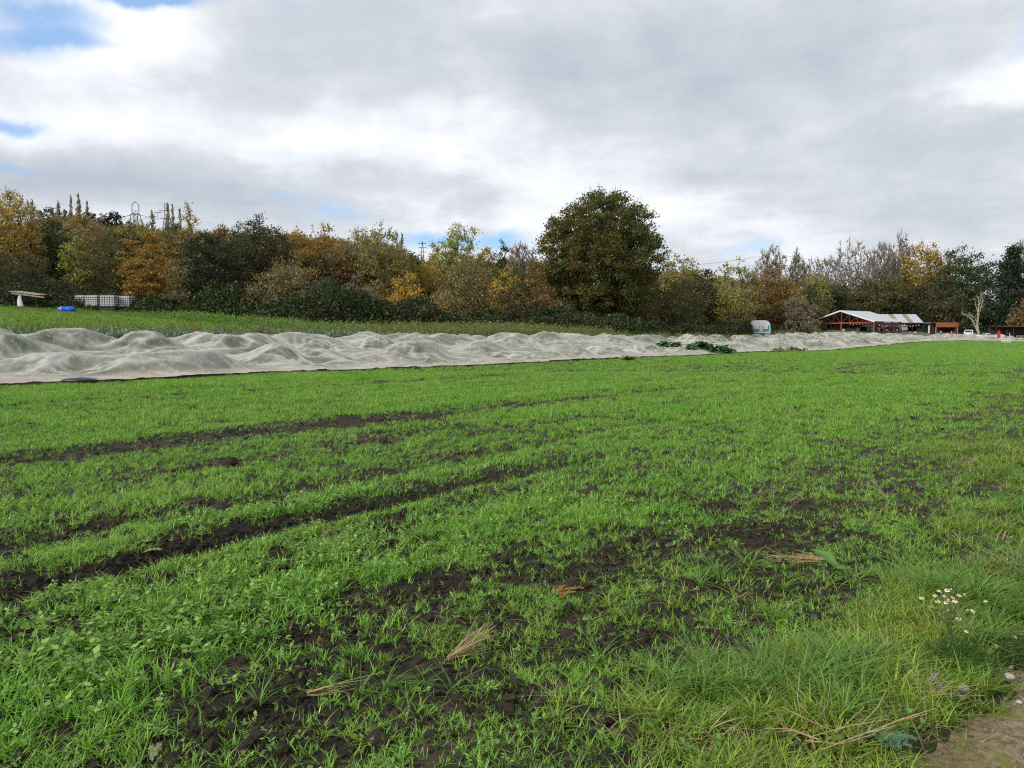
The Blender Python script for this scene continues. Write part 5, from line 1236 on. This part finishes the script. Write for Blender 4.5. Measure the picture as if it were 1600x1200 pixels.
    for pth in path:
        for q in pth[2:]:
            for _ in range(5):
                d_ = rng.normal(size=3) * [1, 1, .7] + [0, 0, .5]; l = rng.uniform(.5, 1.3); m_ = q + d_ / np.linalg.norm(d_) * l * .5; n_ = m_ + (d_ / np.linalg.norm(d_) + rng.normal(size=3) * .3) * l * .5
                a_ += [q, m_]; b_ += [m_, n_]; r0 += [.05, .035]; r1 += [.035, .015]
    V, Fc = tubes(a_, b_, r0, r1, 4); link('branches', mesh_np('branches', V, Fc, [M['bark_pale']], True), e)
    # round teal gazebo and other yard things
    x, y = at(1355, 176); zg = gz(x, y); w_ = 11 / F * 176; e = thing('round_tank', 'round dark teal tank with low white conical lid beneath the barn', 'tank', (x, y, zg))
    tp = zt(507.5, 176) - zg; b = MB(); b.lathe([(w_, -.2), (w_, tp - .55), (w_ - .05, tp - .5)], 20); b.build('wall', M['tealdk'], e)
    b = MB(); b.lathe([(w_ + .12, tp - .5), (w_ + .1, tp - .42), (w_ * .5, tp - .12), (.1, tp)], 20); b.build('lid', M['white'], e)
    for aa in (-1.9, -1.45):
        b = MB(); b.box((w_ * 1.01 * cos(aa), w_ * 1.01 * sin(aa), tp * .42), (.55, .06, tp * .75), (0, 0, aa + pi / 2)); b.build('panel', M['white'], e)
    x, y = at(1339.5, 174.5); e = thing('white_box', 'white box standing just left of the round teal tank', 'box', (x, y, gz(x, y)), .1); h = zt(512, 174.5) - gz(x, y); b = MB(); b.box((0, 0, h / 2 - .05), (.8, .7, h)); b.build('case', M['tank'], e, bevel=.05); b = MB(); b.box((0, 0, h - .01), (.86, .76, .06)); b.build('lid', M['white'], e)
    x, y = at(1371, 175); zg = gz(x, y); h = zt(511, 175) - zg; o = MB().lathe([(.38, -.1), (.42, h * .4), (.40, h * .75), (.2, h * .97), (.05, h)], 14).build('bulk_sack', M['tank'], None, True); o.location = (x, y, zg); tag(o, 'pale bulging sack right of the round teal tank', 'sack')
    # red board, posts, fence at the right edge
    x, y = at(1560.7, 154); zg = gz(x, y); tp = zt(516.3, 154) - zg; bt = zt(528.5, 154) - zg; Hh = tp - bt; e = thing('red_board', 'tall narrow red board with rounded top standing beyond the netting end', 'board', (x, y, zg), .1)
    pr = [(-.26, 0), (-.36, Hh * .35), (-.34, Hh * .7), (-.14, Hh * .95), (.08, Hh), (.26, Hh * .85), (.30, Hh * .5), (.2, 0)]; b = MB(); b.prism([(p[0], p[1] + bt) for p in pr][::-1], -.06, .06); b.build('panel', M['red'], e, bevel=.02)
    b = MB(); b.cyl((0, .1, -.3), (.02, .1, tp + .35), .03, n=8); b.build('pole', M['steel_dk'], e)
    for i, (u, v0, lab) in enumerate([(1577.5, 520.5, 'thin white post right of the red board'), (1573, 517, 'thin dark grey post just left of the thin white one')]):
        x, y = at(u, 155); zg = gz(x, y); h = zt(v0, 155) - zg; b = MB(); b.cyl((0, 0, -.3), (0, 0, h), .06, .05, 10); b.box((0, 0, h + .02), (.16, .16, .06)); o = b.build('post', M['white'] if i == 0 else M['lattice'], None); o.location = (x, y, zg); tag(o, lab, 'post', 'posts near the netting end')
    x0, _ = at(1588, 150); x1, _ = at(1640, 150); y = 150; zg = gz(x0, y); e = thing('rail_fence', 'low pale timber rail fence at the right edge', 'fence', (x0, y, zg)); L = x1 - x0; z1 = zt(525, 150) - zg; z2 = zt(530, 150) - zg
    for z in (z1, z2): b = MB(); b.box((L / 2, -.06, z), (L, .05, .16)); b.build('rail', M['plank'], e)
    for k in range(4): b = MB(); b.box((.1 + k * L / 3.2, 0, z1 / 2 - .1), (.12, .1, z1 + .4)); b.build('post', M['plank'], e)
    x0, _ = at(1556, 178); x1, _ = at(1640, 178); zg = gz(x0, 178); zc = zt(510, 178) - zg; e = thing('low_shelter', 'long low open shelter with rusty-brown roof edge at the right', 'shelter', (x0, 178, zg)); L = x1 - x0
    b = MB(); b.box((L / 2, 1.5, zc), (L, 3, .1)); b.build('roof', M['plank_dk'], e); b = MB(); b.box((L / 2, -.05, zc), (L + .05, .06, .3)); b.build('edge_board', rough_mat('rusty_edge', (.11, .06, .04), .4, 2, .9, .2), e)
    for k in range(4): b = MB(); b.box((.2 + k * L / 3.1, .3, zc / 2 - .2), (.14, .14, zc + .2)); b.build('post', M['plank_dk'], e)
    b = MB(); b.box((L / 2, 2.8, zc / 2 - .2), (L, .1, zc + .2)); b.build('back_wall', M['plank_dk'], e)
    # small crates and litter in the yard
    for i, (u, v, Y, w_, mm, lab) in enumerate([(1567, 523.5, 153, .35, 'white', 'small white crate between red board and posts'), (1575.5, 529, 149, 1.0, 'white', 'flat white crate lying at the netting end below the posts'), (1430, 518, 176, .5, 'cream', 'pale crate on the ground before the dark shed'), (1422, 519, 178, .4, 'rub', 'small brown crate left of the pale crate before the shed'), (1318, 514, 166, .5, 'cream', 'cream crate under the left half of the barn')]):
        x, y = at(u, Y); zg = gz(x, y); h = max(.25, zt(v, Y) - zg); e = thing('crate', lab, 'crate', (x, y, zg), .2 * i, 'crates about the yard'); b = MB()
        b.box((0, 0, .03), (w_, w_ * .7, .05))
        for k in range(3):
            z = .1 + (h - .15) * k / 2
            for sy in (-1, 1): b.box((0, sy * w_ * .35, z), (w_, .03, h / 5))
            for sx in (-1, 1): b.box((sx * (w_ / 2 - .01), 0, z), (.03, w_ * .7, h / 5))
        for sx in (-1, 1):
            for sy in (-1, 1): b.box((sx * (w_ / 2 - .04), sy * (w_ * .35 - .04), h / 2), (.05, .05, h))
        b.build('slats', M[mm], e)
    # rubble heap left of the caravan
    x, y = at(1167, 122); rng = np.random.default_rng(2); n = 160; Pp = np.stack([rng.normal(0, 1.1, n), rng.normal(0, .6, n), np.zeros(n)], 1); V = []; Q = []; k = 0; zs = zt(512, 122)
    pm = blob_mesh('tmp_stone', rng, 4, 6, .4, None); bv = np.zeros(len(pm.vertices) * 3); pm.vertices.foreach_get('co', bv); bv = bv.reshape(-1, 3); bf = np.array([list(p.vertices) for p in pm.polygons if len(p.vertices) == 4])
    for p in Pp:
        r = rng.uniform(.08, .26); z = gz(x + p[0], y + p[1]) + max(0, (zt(506, 122) - gz(x, y)) * math.exp(-(p[0] / 1.3) ** 2) * rng.uniform(.3, 1)); V.append(bv * r * rng.uniform(.7, 1.3, 3) + [x + p[0], y + p[1], z]); Q.append(bf + k); k += len(bv)
    tag(link('rubble_heap', mesh_np('rubble_heap', np.concatenate(V), np.concatenate(Q), [M['rub']])), 'brownish rubble heap left of the teal caravan', 'rubble', kind='stuff')
misc()

# ============================================================ FOREGROUND THINGS
def straw_bunch(label, u, v, n, L, az_, spread, mat, lift=.25, seed=0, root_tight=.006, cat='straw', group='straw bunches lying on the field'):
    rng = np.random.default_rng(seed); x, y = on(u, v); z = gz(x, y); a = az_ + rng.normal(0, spread, n); l = L * rng.uniform(.55, 1.1, n); up = rng.uniform(.02, lift, n)
    p0 = np.stack([rng.normal(0, root_tight, n), rng.normal(0, root_tight, n), rng.uniform(.01, .03, n)], 1); d = np.stack([np.cos(a), np.sin(a), up], 1)
    m_ = p0 + d * l[:, None] * rng.uniform(.3, .7, (n, 1)) + rng.normal(0, .013, (n, 3)); e_ = m_ + (d + rng.normal(0, .22, (n, 3)) - [0, 0, .14]) * l[:, None] * .5
    r = np.full(n, .0022); V, Fc = tubes(np.concatenate([p0, m_]), np.concatenate([m_, e_]), np.concatenate([r, r * .9]), np.concatenate([r * .9, r * .6]), 5)
    V[:, 2] = np.maximum(V[:, 2], .004)
    o = link('straw_bunch', mesh_np('straw_bunch', V, Fc, [M[mat]], True), None, (x, y, z)); tag(o, label, cat, group)
straw_bunch('fan of pale straw stalks standing up from the soil, front centre', 700, 1035, 30, .30, .75, .16, 'straw', .55, 1)
straw_bunch('small loose straw wisp lying left of the fan of stalks', 480, 1090, 14, .24, .25, .13, 'straw', .12, 2)
straw_bunch('thick flat bundle of straw beside the dock leaf', 1290, 880, 46, .38, pi - .05, .07, 'straw', .10, 3, .02)
straw_bunch('tangle of broken dry stalks on the verge at the bottom', 1290, 1165, 22, .26, 1.2, .9, 'straw', .5, 4, .05)
straw_bunch('long dry stalk pair crossing the verge beside the bottom tangle', 1330, 1168, 4, .36, .45, .10, 'straw', .35, 5)
straw_bunch('thin tuft of upright dry stalks at the middle right', 1385, 780, 8, .22, 1.6, .6, 'straw_grey', 1.6, 6)
straw_bunch('small straw scraps in the furrow left of centre', 500, 835, 6, .2, .2, .2, 'straw', .05, 7)
straw_bunch('few straws on the dark strip at the left', 1120 - 640, 704, 6, .45, .15, .25, 'straw_grey', .05, 8)
straw_bunch('dry pinkish stalk clump at the right edge among green verge', 1590, 900, 40, .2, 1.6, 1.0, 'straw_grey', 1.0, 9, .06)
straw_bunch('dead brown roots on the corner where verge meets path', 1455, 1085, 50, .12, .4, 1.4, 'rub', .6, 10, .04, 'roots')

def clod(label, u, v, r, seed):
    x, y = on(u, v); rng = np.random.default_rng(seed); o = link('soil_clod', blob_mesh('soil_clod', rng, 14, 20, .55, M['clod'], .8), None, (x, y, gz(x, y) + r * .45)); o.scale = (r * 1.1, r, r); o.rotation_euler = (0, 0, seed); tag(o, label, 'clod', 'big clods of soil on the field')
clod('largest round brown soil clod, in the green left of centre', 348, 802, .085, 1)
clod('dark clod in the bare patch at mid right', 1195, 795, .055, 2)
clod('dark clod beside the bare hollow front right of centre', 890, 1000, .05, 3)
clod('small dark clod just above the wide bare strip, left of centre', 598, 692, .06, 4)
clod('flat dark clod at the bottom in front', 590, 1165, .05, 5)
clod('clod on the left between two furrows', 360, 727, .085, 6)
clod('dark clod on bare soil left of the straw bundle', 1100, 885, .045, 7)
clod('low clod near the bottom centre beside scattered seedlings', 720, 1120, .04, 8)

m = rough_mat('white_stone', (.55, .53, .49), .25, 20, .7, .5); M['stone'] = m
for i, (u, v, r, lab) in enumerate([(1505, 1088, .028, 'biggest white pebble, nearest the dead roots'), (1504, 1101, .015, 'tiny white pebble just below the biggest one'), (1577, 1069, .026, 'white pebble on the upper edge of the path'), (1592, 1108, .016, 'small pale pebble at the right edge of the path'), (1555, 1020, .02, 'greyish pebble half hidden under the second chamomile')]):
    x, y = on(u, v); o = link('pebble', blob_mesh('pebble', np.random.default_rng(40 + i), 10, 14, .35, M['stone'], .75), None, (x, y, gz(x, y) + .022 + r * .55)); r *= .72; o.scale = (r * 1.15, r, r); tag(o, lab, 'pebble', 'white pebbles by the path')
rng = np.random.default_rng(31); xs, ys = rng.uniform(1.4, 4.2, 16000), rng.uniform(1.6, 4.6, 16000); k = path_m(xs, ys) > .7; xs, ys = xs[k], ys[k]; n = len(xs)
rr = rng.exponential(.0022, n) + .0012
M['grit'] = rough_mat('grit', (.25, .21, .16), .4, 30, .8, .3)
gn_scatter('path_grit', np.stack([xs, ys, ground_z(xs, ys) + .024], 1), rng.uniform(0, 6, (n, 3)), np.stack([rr, rr, rr * .7], 1), rng.integers(0, 3, n), [blob_mesh('grit', rng, 5, 7, .4, M['grit'], .8) for _ in range(3)], 'fine grit strewn over the earth path', 'grit')

# chamomile
M['petal'] = flat('petal', (.85, .85, .84), .6, 0, .03); M['disc'] = flat('flower_disc', (.75, .45, .03), .8, 0, .1, 80); M['feather'] = grass_mat('feathery_leaf', (.06, .14, .03), (.09, .18, .04), (.05, .11, .03), .3, .03, 2)
def flower(parent, p, tilt, r, rng):
    n = 13; V = []; Q = []
    for i in range(n):
        a = 2 * pi * i / n + rng.normal() * .05; d = np.array([cos(a), sin(a), -.25 + rng.normal() * .1]); s_ = np.array([-sin(a), cos(a), 0]); k = len(V)
        V += [d * r * .3, d * r * .65 + s_ * r * .16, d * r, d * r * .65 - s_ * r * .16]; Q.append((k, k + 1, k + 2, k + 3))
    V = np.array(V) @ rotm(tilt).T + p; f = link('flower', mesh_np('flower', V, np.array(Q), [M['petal']]), parent)
    b = MB(); b.lathe([(r * .34, 0), (r * .36, r * .12), (r * .26, r * .36), (r * .05, r * .46)], 10); v = np.concatenate(b.v) @ rotm(tilt).T + p; b.v = [v]; b.build('disc', M['disc'], f, True)
def chamomile(label, base, heads, seed):
    rng = np.random.default_rng(seed); x, y = on(*base); z = gz(x, y); dist = y; e = thing('chamomile', label, 'flowers', (x, y, z), 0, 'chamomile by the path')
    H = []
    for (u, v) in heads:
        Yh = dist + rng.uniform(-.08, .08); a, b, c = ray(u, v); t = Yh / b; H.append(np.array([a * t - x, Yh - y, CAMZ + c * t - z]))
    joints = [np.array([0, 0, 0.]), np.array([.0, 0, .12]), np.array([-.02, 0, .2])]
    a_, b_, r0, r1 = [joints[0], joints[1]], [joints[1], joints[2]], [.004, .0035], [.0035, .003]
    for h in H:
        j = joints[rng.integers(1, 3)]; m1 = j + (h - j) * .45 + rng.normal(0, .012, 3) - [0, 0, .02]; m2 = j + (h - j) * .8 + rng.normal(0, .008, 3)
        a_ += [j, m1, m2]; b_ += [m1, m2, h]; r0 += [.0025, .002, .0016]; r1 += [.002, .0016, .0014]
    V, Fc = tubes(a_, b_, r0, r1, 5); link('stem', mesh_np('stem', V, Fc, [M['stem']], True), e)
    n = 2600; cth = rng.uniform(0, 6.28, n); rr_ = rng.uniform(0, 1, n) ** .6 * .22; P = np.stack([np.cos(cth) * rr_, np.sin(cth) * rr_ * .7, rng.uniform(0, .13, n) * (1.2 - rr_ / .22)], 1)
    D_ = rng.normal(size=(n, 3)); D_[:, 2] = np.abs(D_[:, 2]); D_ /= np.linalg.norm(D_, axis=1, keepdims=True); V, Fc = tubes(P, P + D_ * rng.uniform(.015, .045, (n, 1)), np.full(n, .0013), np.full(n, .0005), 3)
    link('foliage', mesh_np('foliage', V, Fc, [M['feather']], False, {'val': rng.uniform(0, 1, len(V))}), e)
    for h in H: flower(e, h, (rng.normal() * .3 + .25, rng.normal() * .3, 0), rng.uniform(.011, .015), rng)
chamomile('flowering chamomile with many white daisies before the path, largest plant', (1487, 1040), [(1440, 934), (1461, 930), (1465, 939), (1456, 948), (1468, 923), (1476, 931), (1480, 922), (1486, 921), (1488, 933), (1492, 939), (1478, 941), (1483, 938), (1499, 930), (1507, 929), (1481, 953), (1498, 966), (1512, 954), (1520, 954), (1540, 939), (1510, 986)], 3)
chamomile('small chamomile cut by the right edge with three daisies', (1610, 1030), [(1577, 1003), (1587, 996), (1596, 990), (1604, 985)], 4)

# dock leaves and fallen leaves
def leaf_plate(name, label, cat, u, v, L, Wd, az_, lift, c1, seed, group=None, n=1, cup=.3):
    rng = np.random.default_rng(seed); x, y = on(u, v); z = gz(x, y); V = []; Q = []; k = 0
    for i in range(n):
        a = az_ + (rng.normal() * 1.4 if n > 1 else 0); o = np.array([rng.normal(), rng.normal(), 0]) * (.05 if name == 'fallen_leaves' else 0); d = np.array([cos(a), sin(a), 0]); s_ = np.array([-sin(a), cos(a), 0]); m_ = 9
        sc = rng.uniform(.7, 1.1) if n > 1 else 1
        for j in range(m_ + 1):
            t = j / m_; w = Wd * .5 * sc * (sin(pi * min(1, t * .97 + .03) ** .8) ** .8) * (1 + .06 * sin(j * 5)); zc = .02 + L * sc * lift * t * (1 - .5 * t) + .004 * sin(j * 3 + i)
            for q in (-1, -.5, 0, .5, 1): V.append(o + d * L * sc * t + s_ * w * q + np.array([0, 0, zc + cup * w * abs(q) ** 1.5 + .003 * rng.normal()]))
        for j in range(m_):
            for q in range(4): b = k + j * 5 + q; Q.append((b, b + 1, b + 6, b + 5))
        k += 5 * (m_ + 1)
    V = np.array(V); o = link(name, mesh_np(name, V, np.array(Q), [c1], True, {'tint': rng.uniform(0, 1, len(V)), 'val': rng.uniform(.3, .7, len(V))}), None, (x, y, z)); tag(o, label, cat, group)
M['dock'] = leaf_mat('dock_leaf', (.13, .26, .06), (.19, .30, .09), .3, .3); M['dead'] = leaf_mat('dead_leaf', (.30, .17, .05), (.22, .11, .035), .2, .7); M['pale'] = leaf_mat('pale_leaf', (.30, .26, .17), (.22, .19, .12), .2, .5)
M['bluegreen'] = leaf_mat('bluegreen_leaf', (.08, .17, .09), (.11, .20, .10), .2, .5)
leaf_plate('dock_leaf', 'large pale green dock leaf raised beside the straw bundle', 'leaf', 1308, 893, .22, .11, 2.1, .75, M['dock'], 1)
leaf_plate('dock_leaf', 'smaller dock leaf lying below the large raised one', 'leaf', 1302, 893, .13, .06, -.3, .1, M['dock'], 2)
leaf_plate('fallen_leaves', 'cluster of yellow-orange dying leaves on bare soil, front right of centre', 'leaves', 875, 930, .12, .05, .3, .15, M['dead'], 3, n=9)
leaf_plate('fallen_leaf', 'single orange-brown leaf by dry stalks at the right edge', 'leaf', 1552, 905, .10, .08, 1.2, .5, M['dead'], 4)
leaf_plate('pale_leaf', 'pale shrivelled leaf in the furrow at the left', 'leaf', 222, 868, .14, .07, .2, .3, M['pale'], 5)
leaf_plate('pale_leaf', 'small grey-white leaf standing at the bottom edge, left', 'leaf', 236, 1196, .07, .035, 1.4, .9, M['pale'], 6)
leaf_plate('weed_rosette', 'blue-green leafy rosette at the bottom right of the verge', 'weed', 1385, 1165, .10, .055, 0, .35, M['bluegreen'], 7, n=22)
leaf_plate('weed_rosette', 'green leafy rosette low on the verge left of the long grass', 'weed', 1030, 1130, .07, .04, 0, .35, M['dock'], 8, n=10)
# dark sandbag at the netting edge
x, y = on(122, 600); o = link('weight_bag', blob_mesh('weight_bag', np.random.default_rng(3), 10, 16, .25, M['black'], .5), None, (x, y + .1, gz(x, y) + .10)); o.scale = (.62, .3, .24); tag(o, 'dark weight bag holding the netting edge at the left', 'bag')
# thick green grass clump by the net
rng = np.random.default_rng(55); n = 900; x, y = on(318, 606); c = rng.normal(size=(n, 2)) * [.75, .16]; V, q, t = blades(np.concatenate([c, np.full((n, 1), -.02)], 1), rng.uniform(.12, .34, n), np.full(n, .012), rng.uniform(0, 6.28, n), rng.uniform(.2, 1.1, n), 3, rng)
tag(link('grass_clump', mesh_np('grass_clump', V, [q, t], [M['crop']], False, {'val': np.repeat(rng.uniform(0, 1, n), 7)}), None, (x, y, gz(x, y))), 'lush bright grass clump at the netting edge, left', 'grass clump')
